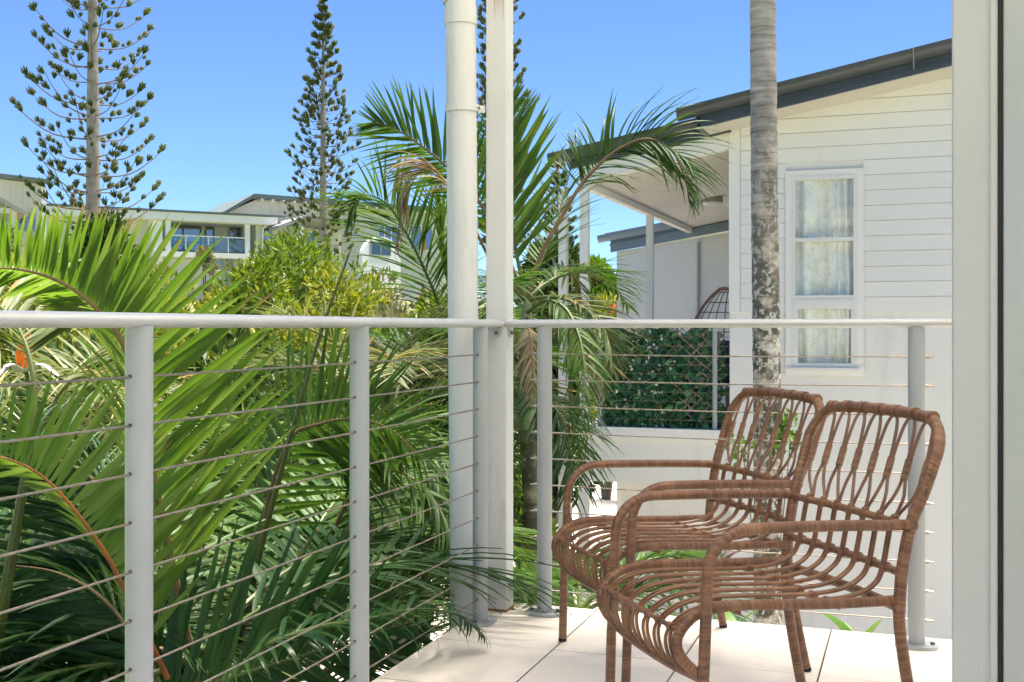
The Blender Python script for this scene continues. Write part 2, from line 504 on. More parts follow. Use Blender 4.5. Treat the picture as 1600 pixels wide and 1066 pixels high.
class MB:
    """collects vertices and faces (and a uv per vertex), then links one mesh object"""

    def __init__(s):
        s.v, s.f, s.uv = [], [], []

    def add(s, vs, fs, uv=None):
        o = len(s.v)
        s.v += [tuple(p) for p in vs]
        s.f += [tuple(i + o for i in f) for f in fs]
        s.uv += list(uv) if uv is not None else [(0, 0)] * len(vs)
        return s

    def box(s, x0, x1, y0, y1, z0, z1):
        return s.add([(x0, y0, z0), (x1, y0, z0), (x1, y1, z0), (x0, y1, z0), (x0, y0, z1), (x1, y0, z1), (x1, y1, z1), (x0, y1, z1)],
                     [(0, 3, 2, 1), (4, 5, 6, 7), (0, 1, 5, 4), (1, 2, 6, 5), (2, 3, 7, 6), (3, 0, 4, 7)])

    def prism(s, poly, axis, a0, a1):
        """extrude polygon (list of 2D) along axis: 'y' -> poly in xz, 'x' -> poly in yz, 'z' -> poly in xy"""
        n = len(poly)
        mk = {'y': lambda p, a: (p[0], a, p[1]), 'x': lambda p, a: (a, p[0], p[1]), 'z': lambda p, a: (p[0], p[1], a)}[axis]
        vs = [mk(p, a0) for p in poly] + [mk(p, a1) for p in poly]
        fs = [tuple(range(n)), tuple(reversed(range(n, 2 * n)))]
        fs += [(i, i + n, (i + 1) % n + n, (i + 1) % n) for i in range(n)]
        return s.add(vs, fs)

    def tube(s, pts, r, n=10, cap=True, sx=1.0, sy=1.0, up=None):
        pts = [Vector(p) for p in pts]
        rr = r if isinstance(r, (list, tuple)) else [r] * len(pts)
        T = []
        for i in range(len(pts)):
            a = pts[max(0, i - 1)]
            b = pts[min(len(pts) - 1, i + 1)]
            t = b - a
            T.append(t.normalized() if t.length > 1e-9 else Vector((0, 0, 1)))
        ref = Vector(up) if up is not None else (Vector((0, 0, 1)) if abs(T[0].z) < 0.9 else Vector((1, 0, 0)))
        u = (ref - T[0] * ref.dot(T[0])).normalized()
        vs, uv, L = [], [], 0.0
        for i, p in enumerate(pts):
            if i:
                L += (p - pts[i - 1]).length
            if up is not None:
                u = (ref - T[i] * ref.dot(T[i])).normalized()
            else:
                u = (u - T[i] * u.dot(T[i]))
                u = u.normalized() if u.length > 1e-6 else T[i].orthogonal().normalized()
            v = T[i].cross(u)
            for k in range(n):
                a = 2 * math.pi * k / n
                vs.append(p + (u * math.cos(a) * sy + v * math.sin(a) * sx) * rr[i])
                uv.append((min(k, n - k) * 2.0 / n, L))
        fs = []
        for i in range(len(pts) - 1):
            for k in range(n):
                a, b = i * n + k, i * n + (k + 1) % n
                fs.append((a, b, b + n, a + n))
        if cap:
            fs.append(tuple(reversed(range(n))))
            fs.append(tuple(range((len(pts) - 1) * n, len(pts) * n)))
        return s.add(vs, fs, uv)

    def mesh(s, name, mat, smooth=False, bevel=0):
        me = bpy.data.meshes.new(name)
        me.from_pydata(s.v, [], s.f)
        if any(q != (0, 0) for q in s.uv):
            ul = me.uv_layers.new(name='UVMap')
            li = np.empty(len(me.loops), dtype=np.int32)
            me.loops.foreach_get('vertex_index', li)
            ul.data.foreach_set('uv', np.array(s.uv, dtype=np.float32)[li].ravel())
        me.materials.append(mat)
        if bevel:
            import bmesh
            bm = bmesh.new()
            bm.from_mesh(me)
            bmesh.ops.bevel(bm, geom=bm.edges[:], offset=bevel, segments=2, affect='EDGES', profile=0.6)
            bm.to_mesh(me)
            bm.free()
        if smooth:
            me.shade_smooth()
            if smooth == 'auto':
                me.set_sharp_from_angle(angle=R(40))
        me.update()
        return me

    def build(s, name, mat, parent=None, smooth=False, bevel=0):
        return link(bpy.data.objects.new(name, s.mesh(name, mat, smooth, bevel)), parent)


def bx(name, x0, x1, y0, y1, z0, z1, mat, parent=None, bevel=0):
    return MB().box(x0, x1, y0, y1, z0, z1).build(name, M[mat], parent, False, bevel)


def tube(name, pts, r, mat, parent=None, n=10, **k):
    return MB().tube(pts, r, n, **k).build(name, M[mat], parent, 'auto')


def spline(pts, n):
    """Catmull-Rom through pts, n samples"""
    pts = [Vector(p) for p in pts]
    q = [pts[0] * 2 - pts[1]] + pts + [pts[-1] * 2 - pts[-2]]
    out = []
    m = len(pts) - 1
    for i in range(n):
        t = i / (n - 1) * m
        k = min(int(t), m - 1)
        f = t - k
        a, b, c, d = q[k], q[k + 1], q[k + 2], q[k + 3]
        out.append(0.5 * ((2 * b) + (c - a) * f + (2 * a - 5 * b + 4 * c - d) * f * f + (3 * b - a - 3 * c + d) * f ** 3))
    return out


def mesh_np(name, V, Fc, mat, parent=None, kind=None, smooth=False):
    """V (n,3), Fc (m,k) arrays -> one object"""
    me = bpy.data.meshes.new(name)
    k = Fc.shape[1]
    me.vertices.add(len(V))
    me.vertices.foreach_set('co', np.asarray(V, dtype=np.float32).ravel())
    me.loops.add(Fc.size)
    me.loops.foreach_set('vertex_index', Fc.astype(np.int32).ravel())
    me.polygons.add(len(Fc))
    me.polygons.foreach_set('loop_start', np.arange(0, Fc.size, k, dtype=np.int32))
    me.polygons.foreach_set('loop_total', np.full(len(Fc), k, dtype=np.int32))
    me.update(calc_edges=True)
    me.materials.append(mat)
    if smooth:
        me.shade_smooth()
    o = link(bpy.data.objects.new(name, me), parent)
    if kind:
        o['kind'] = kind
    return o


def stuff(o):
    o['kind'] = 'stuff'
    return o


def structure(o):
    o['kind'] = 'structure'
    return o


# ------------------------------------------------------------------ ground
GZ = -2.8


def ground_h(x, y):
    d = -SA * x + CA * y
    t = min(1.0, max(0.0, (d - 30.0) / 30.0))
    return GZ + 5.2 * t * t * (3 - 2 * t) * min(1.0, max(0.0, (12.0 - (CA * x + SA * y)) / 12.0))


g = MB()
xs = list(range(-120, 121, 6))
ys = list(range(-40, 201, 6))
far = [-900, -400] + xs + [400, 900]
fay = [-300] + ys + [400, 900]
vs = [(x, y, ground_h(x, y)) for y in fay for x in far]
nx = len(far)
fs = [(j * nx + i, j * nx + i + 1, (j + 1) * nx + i + 1, (j + 1) * nx + i) for j in range(len(fay) - 1) for i in range(nx - 1)]
g.add(vs, fs)
structure(g.build('ground', M['ground'], None, True))
c = [cam2w(-2.6, 6.5), cam2w(5.6, 6.5), cam2w(7, 29.5), cam2w(-1.5, 29.5)]
pv = MB().add([(p.x, p.y, GZ + 0.02) for p in c], [(0, 1, 2, 3)])
structure(pv.build('driveway', M['paving']))
c = [cam2w(-0.9, -4), cam2w(5, -4), cam2w(5, 6.4), cam2w(-1.3, 6.4)]
pv = MB().add([(p.x, p.y, GZ + 0.016) for p in c], [(0, 1, 2, 3)])
structure(pv.build('path', M['paving']))

# ------------------------------------------------------------------ balcony floor: slab with tiles
floor = bx('balcony_floor', -1.423, 3.2, -3.2, 3.842, -0.26, -0.012, 'slab')
structure(floor)
bed = bx('grout_bed', -1.420, 3.2, -3.15, 3.839, -0.0118, -0.0032, 'grout', floor)
us = [-1.42] + [-1.036 + 0.3925 * k for k in range(0, 9)]
vl = [3.84, 3.742, 3.315, 2.888, 2.461, 2.034, 1.607, 1.18, 0.753, 0.326, -0.101, -0.528, -0.955, -1.382, -1.809, -2.236, -2.663, -3.09]
tile_meshes = {}
for i in range(len(us) - 1):
    for j in range(len(vl) - 1):
        du, dv = us[i + 1] - us[i] - 0.0052, vl[j] - vl[j + 1] - 0.0044
        key = (round(du, 3), round(dv, 3))
        if key not in tile_meshes:
            tile_meshes[key] = MB().box(-du / 2, du / 2, -dv / 2, dv / 2, -0.0030, 0.0).mesh('tile', M['tile'], bevel=0.0012)
        t = bpy.data.objects.new('tile', tile_meshes[key])
        t.location = ((us[i] + us[i + 1]) / 2, (vl[j] + vl[j + 1]) / 2, random.uniform(-0.0006, 0.0006))
        link(t, floor)

# ------------------------------------------------------------------ own house: unseen roof over the balcony, made opal to add soft light, and the wall beside the door
oh = thing('house', 'pale house wall at the right edge with an unseen opal balcony roof added for soft light', 'house', (1.5, 1.7, 0))
for i in range(6):
    bx('roof_diffuser', -1.60 + i * 0.88, -1.60 + (i + 1) * 0.88 - 0.004, -3.2, 4.52, 2.715, 2.735, 'opal', oh)  # opal sheets added to spread soft light over tiles and chairs
for i in range(7):
    bx('roof_beam', -1.60 + i * 0.87, -1.55 + i * 0.87, -3.2, 4.50, 2.60, 2.713, 'white', oh)
for v in (-3.2, -0.7, 1.9, 4.501):
    bx('roof_batten', -1.60, 3.67, v, v + 0.045, 2.60, 2.712, 'white', oh)
bx('wall', 0.40, 3.6, 1.62, 1.80, 0.0, 2.70, 'render', oh)

# sliding door at the right edge
df = thing('door_frame', 'pale grey metal door jamb standing at the right edge of the view', 'door frame', (0.08, 1.62, 0))
J0 = P(1489, 512, 1.52)
J1 = P(1556, 512, 1.52)
ju0 = J0.x
jv = J0.y
ju1 = ju0 + (J1.x - J0.x) / 1.0 + 0.001
MB().box(ju0, ju1, jv, jv + 0.045, 0.0, 2.7).build('jamb', M['jamb'], df, False, 0.002)
MB().box(ju1 - 0.004, ju1 + 0.0075, jv + 0.006, jv + 0.04, 0.0, 2.7).build('gasket', M['black'], df)
pn = MB().box(ju1 + 0.007, ju1 + 0.28, jv + 0.001, jv + 0.04, 0.0, 2.7).build('panel', M['panel'], df, False, 0.003)
bx('stop_bead', ju0 + 0.046, ju0 + 0.052, jv - 0.004, jv + 0.002, 0.0, 2.7, 'jamb', df)
MB().tube([P(1530, 618, 1.52) + Vector((0, 0.004, 0)), P(1530, 618, 1.52) + Vector((0, -0.003, 0))], 0.0045, 12).build('plug', M['panel'], df, 'auto')

# ------------------------------------------------------------------ balcony railings
S = 0.09
RZ = CZ + 0.0135
UL, VR = -1.360, 3.720          # line of the left railing (x) and of the far railing (y)


def rail_post(parent, x, y, plate=True):
    p = tube('post', [(x, y, 0.008), (x, y, CZ + 0.004)], 0.0255, 'post', parent, 24)
    mb = MB()
    ring = [(0.064 * math.copysign(abs(math.cos(a)) ** 0.7, math.cos(a)), 0.050 * math.copysign(abs(math.sin(a)) ** 0.7, math.sin(a))) for a in [2 * math.pi * k / 28 for k in range(28)]]
    if parent.get('turn'):
        ring = [(b, a) for a, b in ring][::-1]
    mb.prism([(x + a, y + b) for a, b in ring][::-1], 'z', 0.0005, 0.010)
    mb.build('base_plate', M['post'], p, False, 0)
    for sgn in (-1, 1):
        bxp = (x + sgn * 0.046, y) if not parent.get('turn') else (x, y + sgn * 0.046)
        tube('bolt', [(bxp[0], bxp[1], 0.008), (bxp[0], bxp[1], 0.017)], 0.007, 'bolt', p, 8)
    return p


def oval_rail(name, pts, parent):
    return MB().tube(pts, 1.0, 22, True, 0.030, 0.0142, (0, 0, 1)).build(name, M['rail'], parent, 'auto')


rl = thing('cable_railing', 'grey tubular cable railing on the left, running beside the green palm fronds', 'railing', (UL, 2.2, 0), 'balcony railings')
rl['turn'] = 1
for y in (0.876, 1.771, 2.666, 3.544):
    p = rail_post(rl, UL, y)
    for k in range(1, 11):
        for sg in (-1, 1):
            tube('ferrule', [(UL, y + sg * 0.023, CZ - k * S), (UL, y + sg * 0.0285, CZ - k * S)], 0.0036, 'bolt', p, 8)
oval_rail('top_rail', [(UL, 0.2, RZ), (UL, 3.752, RZ)], rl)
for k in range(1, 11):
    sag = -0.0015
    tube('wire', [(UL, 0.2, CZ - k * S), (UL, 1.3, CZ - k * S + sag), (UL, 2.2, CZ - k * S + sag), (UL, 3.1, CZ - k * S + sag), (UL, 3.56, CZ - k * S)], 0.0025, 'cable', rl, 6)

rr = thing('cable_railing', 'grey tubular cable railing along the far edge behind the two rattan chairs', 'railing', (-0.6, VR, 0), 'balcony railings')
for x in (-1.1915, 0.010):
    rail_post(rr, x, VR)
oval_rail('top_rail', [(-1.33, VR, RZ), (0.16, VR, RZ)], rr)
for k in range(1, 11):
    z = CZ - k * S
    wv = tube('wire', [(-1.225, VR, z), (-0.6, VR, z - 0.004), (0.045, VR, z)], 0.0022, 'cable', rr, 6)
    for sg in (-1, 1):
        xe = -1.1915 if sg < 0 else 0.010
        tube('swage', [(xe - sg * 0.024, VR, z), (xe - sg * 0.075, VR, z)], [0.0032, 0.0026], 'fitting', wv, 8)
        tube('end_nut', [(xe + sg * 0.024, VR, z), (xe + sg * 0.036, VR, z), (xe + sg * 0.0365, VR, z), (xe + sg * 0.050, VR, z)], [0.0058, 0.0058, 0.0034, 0.003], 'fitting', wv, 8)

# corner post of the verandah, rails fixed to it with lugs
cw = 0.0375
cx, cy = -1.3615, 3.7335 + 0.004
cp = thing('corner_post', 'square off-white corner post rising where the two railings meet', 'post', (cx, cy, 0))
MB().box(cx - cw, cx + cw, cy - cw, cy + cw, 0.0005, 2.70).build('shaft', M['column'], cp, False, 0.003)
bx('foot_stain', cx - cw - 0.002, cx + cw + 0.002, cy - cw - 0.002, cy + cw + 0.002, 0.0006, 0.007, 'rust', cp)  # brown stain round the post's foot, built as a thin strip
stain = MB()
for i in range(7):
    a = -0.010 + i * 0.0055
    h0 = 2.085 - random.uniform(0.0, 0.05)
    stain.prism([(cx + a, 2.30), (cx + a + 0.006, 2.30), (cx + a + 0.0045, h0)], 'y', cy - cw - 0.0008, cy - cw + 0.001)
stain.build('rust_streak', M['rust'], cp)


def lug(parent, c, axis):
    mb = MB()
    pr = [(-0.016, 0.016), (0.016, 0.016), (0.016, -0.010), (0.011, -0.020), (0.0, -0.0245), (-0.011, -0.020), (-0.016, -0.010)]
    if axis == 'y':
        mb.prism([(c[0] + a, c[2] + b) for a, b in pr], 'y', c[1] - 0.003, c[1] + 0.003)
        e = Vector((0, -1, 0))
    else:
        mb.prism([(c[1] + a, c[2] + b) for a, b in pr], 'x', c[0] - 0.003, c[0] + 0.003)
        e = Vector((1, 0, 0))
    o = mb.build('lug', M['rail'], parent, False, 0)
    q = Vector(c) + Vector((0, 0, -0.008))
    tube('bolt', [q, q + e * 0.009], 0.0065, 'bolt', o, 10)


lug(rl, (cx + 0.004, cy - cw - 0.0035, CZ - 0.010), 'y')
lug(rr, (cx + cw + 0.0035, cy - 0.004, CZ - 0.010), 'x')

# downpipe
dp = thing('downpipe', 'round off-white downpipe beside the corner post, outside the left railing', 'downpipe', cam2w(-0.168, 3.92, GZ))
pt = P(719.5, 0, 3.92)
pb = P(727, 900, 3.92)
ax = (pt - pb).normalized()
pr_ = 0.0525


def on_pipe(py):
    t = (900 - py) / 900.0
    return pb.lerp(pt, t)


top = on_pipe(26)
bot = on_pipe(900) + (on_pipe(900) - on_pipe(26)) * 3.0
bot = on_pipe(900) + Vector((0, 0, GZ - on_pipe(900).z + 0.05))
tube('pipe', [bot, on_pipe(900), top + ax * 0.02], pr_, 'pipe', dp, 36)
tube('coupling', [on_pipe(40), on_pipe(36), on_pipe(24), top + ax * 0.03], [pr_ + 0.0035] * 4, 'pipe', dp, 36)
el = [top + ax * 0.02, top + ax * 0.055, top + ax * 0.09 + camdir(-0.012, 0, 0.004), top + ax * 0.17 + camdir(-0.05, 0, 0.03), top + ax * 0.42 + camdir(-0.19, 0, 0.10), top + ax * 0.62 + camdir(-0.28, 0.0, 0.15)]
tube('elbow', el, pr_ + 0.001, 'pipe', dp, 36)
for f in (0.055, 0.085, 0.125):
    tube('elbow_seam', [top + ax * f + camdir(-f * 0.10, 0, 0), top + ax * (f + 0.006) + camdir(-f * 0.12, 0, 0)], pr_ + 0.004, 'pipe', dp, 36)
tube('socket', [on_pipe(897), on_pipe(885), on_pipe(884), on_pipe(878)], [pr_ + 0.004, pr_ + 0.004, pr_ + 0.0015, pr_ + 0.0005], 'pipe', dp, 36)
br = tube('bracket', [on_pipe(176), on_pipe(164)], pr_ + 0.0055, 'pipe', dp, 36)
q = on_pipe(170) + camdir(pr_ - 0.004, 0, -0.01)
MB().tube([q, q + camdir(0.012, 0, 0.012), q + camdir(0.030, 0.0, 0.03)], 1.0, 8, True, 0.003, 0.013, (0, 0, 1)).build('strap', M['pipe'], br, 'auto')
tube('screw', [q + camdir(0.014, 0.002, -0.006), q + camdir(0.014, 0.002, 0.012)], 0.0035, 'rust', br, 8)

# ------------------------------------------------------------------ rattan armchairs
def make_chair(label):
    t = thing('rattan_chair', label, 'chair', (0, 0, 0), 'rattan chairs on the balcony')
    t['_local'] = 1

    def tb(name, pts, r, mat='rattan', n=12, parent=t, samples=None):
        if samples:
            pts = spline(pts, samples)
        mb = MB().tube(pts, r, n)
        return mb.build(name, M[mat], parent, 'auto')
    FR = 0.0126
    W = 0.252
    for s in (-1, 1):
        y = s * W
        lg = tb('leg', [(-0.268, y * 0.99, 0.0), (-0.262, y, 0.20), (-0.258, y, 0.262)], FR)
        lg['_local'] = 1
        tb('foot', [(-0.2683, y * 0.99, -0.0005), (-0.268, y * 0.99, 0.010)], FR * 1.03, 'rubber', 12, lg)
        tb('arm', [(-0.258, y, 0.262), (-0.254, y, 0.36), (-0.250, y, 0.455), (-0.238, y, 0.497), (-0.211, y, 0.528), (-0.172, y, 0.544), (-0.12, y, 0.547), (0.05, y, 0.543), (0.20, y, 0.537), (0.272, y * 0.985, 0.533)], FR, samples=44)
        lg = tb('leg', [(0.292, y * 0.99, 0.0), (0.272, y * 0.985, 0.09), (0.250, y * 0.975, 0.20), (0.236, y * 0.965, 0.30), (0.235, y * 0.96, 0.345)], FR * 1.05, samples=14)
        lg['_local'] = 1
        tb('foot', [(0.2925, y * 0.99, -0.0005), (0.290, y * 0.99, 0.010)], FR * 1.08, 'rubber', 12, lg)
        tb('side_bar', [(0.230, y * 0.93, 0.362), (0.06, y * 0.92, 0.366), (-0.12, y * 0.90, 0.376), (-0.205, y * 0.885, 0.376), (-0.262, y * 0.87, 0.362), (-0.298, y * 0.86, 0.328), (-0.304, y * 0.86, 0.296), (-0.288, y * 0.88, 0.264), (-0.264, y * 0.95, 0.240)], FR * 0.95, samples=40)
    # back frame: one bent pole
    yb, yt, zt, rc = 0.242, 0.262, 0.770, 0.085
    half = [(0.235, yb, 0.335), (0.243, yb, 0.43), (0.264, yb + 0.004, 0.535), (0.292, yt - 0.006, 0.61)]
    for k in range(9):
        a = math.pi / 2 * k / 8
        half.append((0.318 + 0.036 * math.sin(a), yt - rc + rc * math.cos(a), zt - rc + rc * math.sin(a)))
    half.append((0.357, 0.08, zt + 0.006))
    path = [Vector(p) for p in half] + [Vector((p[0], -p[1], p[2])) for p in reversed(half)]
    tb('back_frame', path, FR * 1.12, samples=120, n=14)

    def bow(x, z, y, a=0.014):
        return (x + a * (1 - (y / 0.24) ** 2), y, z)
    R1, R2 = (0.258, 0.530), (0.240, 0.425)
    for (x, z), nm, r in ((R1, 'back_rail', 0.0095), (R2, 'back_rail', 0.0095), ((0.232, 0.348), 'seat_rail', 0.0115)):
        tb(nm, [bow(x, z, y) for y in (-0.238, -0.16, -0.08, 0, 0.08, 0.16, 0.238)], r, samples=19)
    tb('front_rail', [(-0.262, -W + 0.004, 0.236), (-0.272, -0.1, 0.232), (-0.272, 0.1, 0.232), (-0.262, W - 0.004, 0.236)], 0.0125, samples=15)
    tb('edge_cane', [(-0.300, -0.215, 0.331), (-0.303, 0, 0.333), (-0.300, 0.215, 0.331)], 0.0058, 'cane', 8, samples=9)
    for x, z in ((-0.16, 0.361), (0.09, 0.354)):
        tb('cross_cane', [(x, -0.225, z), (x, 0, z - 0.004), (x, 0.225, z)], 0.0058, 'cane', 8, samples=9)
    NC = 7
    pitch, pt_ = 0.0595, 0.0665

    def backx(z):
        return 0.272 + (z - 0.53) / (0.775 - 0.53) * 0.082
    CR = 0.0041
    for i in range(NC):
        k = i - 3
        yc, yt2 = k * pitch, k * pt_
        jit = random.uniform(-0.003, 0.003)
        hb = 0.5 * pt_ - 0.0044
        L = [(yc - 0.003, 0.520), (yc - 0.004, 0.545), (yt2 - hb * 0.55, 0.585), (yt2 - hb, 0.628 + jit), (yt2 - hb, 0.668 + jit), (yt2 - hb * 0.90, 0.706), (yt2 - hb * 0.70, 0.742), (yt2 - hb * 0.36, 0.763), (yt2, 0.769)]
        Rr = [(2 * yt2 - a if z > 0.56 else 2 * yc - a, z) for a, z in reversed(L[:-1])]
        tb('cane', [(backx(z), a, z) for a, z in L + Rr], CR, 'cane', 7, samples=46)
        tz = 0.7765 - 0.006 * (abs(yt2) / 0.2) ** 3
        tb('top_wrap', [(0.3575 - 0.004 * abs(yt2) / 0.2, yt2 - 0.012, tz), (0.3575 - 0.004 * abs(yt2) / 0.2, yt2 + 0.012, tz)], 0.0160, 'rattan', 12)
        for s in (-1, 1):
            o = s * 0.0046
            sp = s * 0.013
            pts = [(backx(0.545) - 0.001, yc + o, 0.545), (bow(R1[0], 0, yc)[0] - 0.004, yc + o, 0.53), (bow(R2[0], 0, yc)[0] - 0.010, yc + o, 0.425), (0.212, yc + o, 0.387), (0.155, yc + o, 0.366), (0.06, yc + o, 0.362), (-0.10, yc + o * 1.2, 0.370), (-0.20, yc + o * 1.5, 0.371), (-0.262, yc + o * 1.6, 0.357), (-0.300, yc + o * 1.6, 0.328), (-0.308, yc + sp * 0.9, 0.298), (-0.298, yc + sp, 0.262), (-0.282, yc + sp * 0.8, 0.240)]
            tb('seat_cane', pts, CR, 'cane', 7, samples=48)
        for (x, z), kk in ((R1, 0), (R2, 1)):
            c = Vector(bow(x, z, yc))
            tb('knot', [c + Vector((-0.001, -0.009, 0.003)), c + Vector((-0.001, 0.009, -0.003))], 0.0118, 'rattan', 9)
        for x, z in ((-0.16, 0.366), (0.09, 0.3585), (-0.3005, 0.331)):
            tb('knot', [(x, yc - 0.0095, z), (x, yc, z + 0.001), (x, yc + 0.0095, z)], 0.0095, 'cane', 8)
    for j in range(NC + 1):
        y = (j - 3.5) * pt_
        zz = 0.647 + random.uniform(-0.004, 0.004)
        a, b = zz - 0.024, zz + 0.024
        tb('binding', [(backx(a), y, a), (backx(b), y, b)], 0.0088, 'rattan', 10)
    return t


def copy_tree(o, parent=None):
    c = o.copy()
    COL.objects.link(c)
    c.parent = parent
    for ch in o.children:
        copy_tree(ch, c)
    return c


ch1 = make_chair('brown rattan armchair with wrapped frame, the nearer of the two, closer to the door jamb')
bpy.context.view_layer.update()
ch2 = copy_tree(ch1)
ch2['label'] = 'brown rattan armchair with wrapped frame, half hidden behind the nearer one, beside the far railing'
CHYAW = math.atan2(0.600, 0.800)
for c_, (x, d) in ((ch1, (0.578, 2.735)), (ch2, (0.4885, 3.405))):
    q = cam2w(x, d)
    c_.location = (q.x, q.y, 0.001)
    c_.rotation_euler = (0, 0, CHYAW)

# ------------------------------------------------------------------ neighbouring house
NV = 11.0                       # its front plane
U0, U1 = -1.66, 4.5             # siding wall from the corner board to the right
SL = 0.189                      # roof slope, rising to the right


def soff(u):
    return 2.944 + SL * (u + 1.221)


nh = thing('house', 'grey weatherboard house with dark gutters and a verandah, beyond the rattan chairs', 'house', (0.5, NV, GZ))
WU0, WU1, WZ0, WZ1 = -1.079, -0.484, 0.587, 2.398
TR = 0.055
hu0, hu1, hz0, hz1 = WU0 - 0.005, WU1 + 0.005, WZ0 - 0.005, WZ1 + 0.005
# render wall below and behind the boards, with the window opening left free
wall = MB()
wall.box(U0, hu0, NV, NV + 0.2, GZ, 2.80)
wall.box(hu1, U1, NV, NV + 0.2, GZ, 2.80)
wall.box(hu0, hu1, NV, NV + 0.2, GZ, hz0)
wall.box(hu0, hu1, NV, NV + 0.2, hz1, 2.80)
wall = wall.build('wall', M['render'], nh)
zb = 1.125
bh = 0.1405
k = 0
while zb + k * bh < 4.2:
    z0 = zb + k * bh
    z1 = z0 + bh - 0.006
    us_ = U0 + 0.105
    if z1 > soff(us_) + 0.08:
        us_ = -1.221 + (z0 - 0.02 - 2.944) / SL
    segs = [(us_, U1)]
    if z1 > WZ0 - TR and z0 < WZ1 + TR:
        segs = [(us_, WU0 - TR + 0.004), (WU1 + TR - 0.004, U1)]
    for a, b in segs:
        if b - a > 0.1:
            mb = MB().prism([(NV - 0.003, z0), (NV - 0.018, z0), (NV - 0.009, z1), (NV - 0.003, z1)], 'x', a, b)
            mb.build('board', M['siding'], wall)
    k += 1
bx('corner_board', U0 - 0.004, U0 + 0.10, NV - 0.026, NV + 0.205, zb + 0.0, 2.90, 'trim', nh, 0.003)
# upper gable of wall
MB().prism([(-1.7, 2.802), (U1, 2.802), (U1, soff(U1)), (-1.7, soff(-1.7))], 'y', NV + 0.001, NV + 0.2).build('gable', M['siding'], nh)

# eave of the main roof: soffit, fascia, gutter following the slope
EV = NV - 0.56
eu0, eu1 = -1.86, U1


def sloped(name, u0, u1, v0, v1, za, zb_, mat, f=soff, parent=nh):
    mb = MB()
    vs = []
    for v in (v0, v1):
        vs += [(u0, v, f(u0) + za), (u1, v, f(u1) + za), (u1, v, f(u1) + zb_), (u0, v, f(u0) + zb_)]
    mb.add(vs, [(0, 1, 2, 3), (7, 6, 5, 4), (0, 4, 5, 1), (1, 5, 6, 2), (2, 6, 7, 3), (3, 7, 4, 0)])
    return mb.build(name, M[mat], parent)


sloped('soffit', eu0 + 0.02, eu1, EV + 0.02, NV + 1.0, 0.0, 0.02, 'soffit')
sloped('fascia', eu0, eu1, EV - 0.02, EV + 0.019, -0.012, 0.118, 'dark')
sloped('fascia_lip', eu0 - 0.004, eu1, EV - 0.034, EV - 0.021, 0.030, 0.045, 'dark')
bx('return_board', eu0 - 0.02, eu0 + 0.019, EV - 0.02, NV + 0.6, soff(eu0) - 0.015, soff(eu0) + 0.118, 'dark', nh)


def gutter_profile(n=9, w=0.115, h=0.10):
    pts = [(0, h)]
    for i in range(n):
        a = math.pi * 0.5 * i / (n - 1)
        pts.append((-w * math.sin(a), h * 0.0 + h * (1 - math.cos(a)) * 0.9))
    pts += [(-w - 0.004, h * 0.9 + 0.012), (-w + 0.008, h * 0.9 + 0.012)]
    return pts


def gutter(u0, u1, v, f, za, parent, name='gutter'):
    pr = gutter_profile()
    mb = MB()
    vs = [(u0, v + a, f(u0) + za + b) for a, b in pr] + [(u1, v + a, f(u1) + za + b) for a, b in pr]
    n = len(pr)
    fs = [(i, i + n, i + 1 + n, i + 1) for i in range(n - 1)] + [tuple(range(n)), tuple(reversed(range(n, 2 * n)))]
    fs.append((n - 1, 2 * n - 1, n, 0))
    mb.add(vs, fs)
    return mb.build(name, M['dark'], parent, 'auto')


gt = gutter(eu0 - 0.18, eu1, EV - 0.036, soff, 0.088, nh)
for u in (-1.35, 0.0, 1.3):
    z = soff(u)
    MB().tube([(u, EV - 0.156, z + 0.19), (u + 0.002, EV - 0.152, z + 0.13), (u + 0.005, EV - 0.10, z + 0.055), (u + 0.005, EV - 0.036, z + 0.035)], 0.009, 6, True, 1.6, 0.5).build('gutter_bracket', M['far_grey'], gt, 'auto')
sloped('roof', eu0 - 0.10, eu1, EV - 0.05, NV + 7.0, 0.180, 0.198, 'roof')

# verandah on the left: beam, lower fascia, gutter, ceiling, posts, slab
PU0, PV1 = -3.11, 16.85


def beam(u):
    return 2.430 + 0.178 * (u + 3.15)


sloped('beam', PU0 - 0.05, U0 - 0.006, NV - 0.03, NV + 0.10, 0.0, 0.165, 'trim', beam)
sloped('porch_fascia', PU0 - 0.13, U0 + 0.02, NV - 0.075, NV - 0.031, 0.150, 0.262, 'dark', beam)
sloped('porch_fascia_lip', PU0 - 0.135, U0 + 0.02, NV - 0.09, NV - 0.0755, 0.19, 0.205, 'dark', beam)
gutter(PU0 - 0.32, U0 + 0.10, NV - 0.10, beam, 0.225, nh, 'porch_gutter')
sloped('porch_roof', PU0 - 0.2, U0 + 0.1, NV - 0.09, PV1 + 0.3, 0.30, 0.325, 'roof', beam)
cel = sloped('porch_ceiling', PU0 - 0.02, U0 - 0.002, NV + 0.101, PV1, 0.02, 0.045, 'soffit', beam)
for v in (12.6, 14.2, 15.7):
    sloped('ceiling_joint', PU0 + 0.02, U0 - 0.01, v - 0.012, v + 0.012, 0.0165, 0.0198, 'trim', beam, cel)
sloped('ceiling_joint', -2.32, -2.296, NV + 0.12, PV1 - 0.05, 0.0162, 0.0195, 'trim', beam, cel)
bx('porch_beam', PU0 - 0.05, PU0 + 0.03, NV + 0.102, PV1, 2.385, 2.455, 'trim', nh)
bx('porch_post', PU0 - 0.04, PU0 + 0.045, NV - 0.02, NV + 0.065, -0.40, 2.425, 'trim', nh, 0.003)
bx('porch_post', PU0 - 0.30, PU0 - 0.215, NV + 0.10, NV + 0.185, GZ, 2.40, 'trim', nh, 0.003)
bx('porch_post', PU0 - 0.04, PU0 + 0.045, 13.98, 14.06, -0.40, 2.40, 'trim', nh, 0.003)
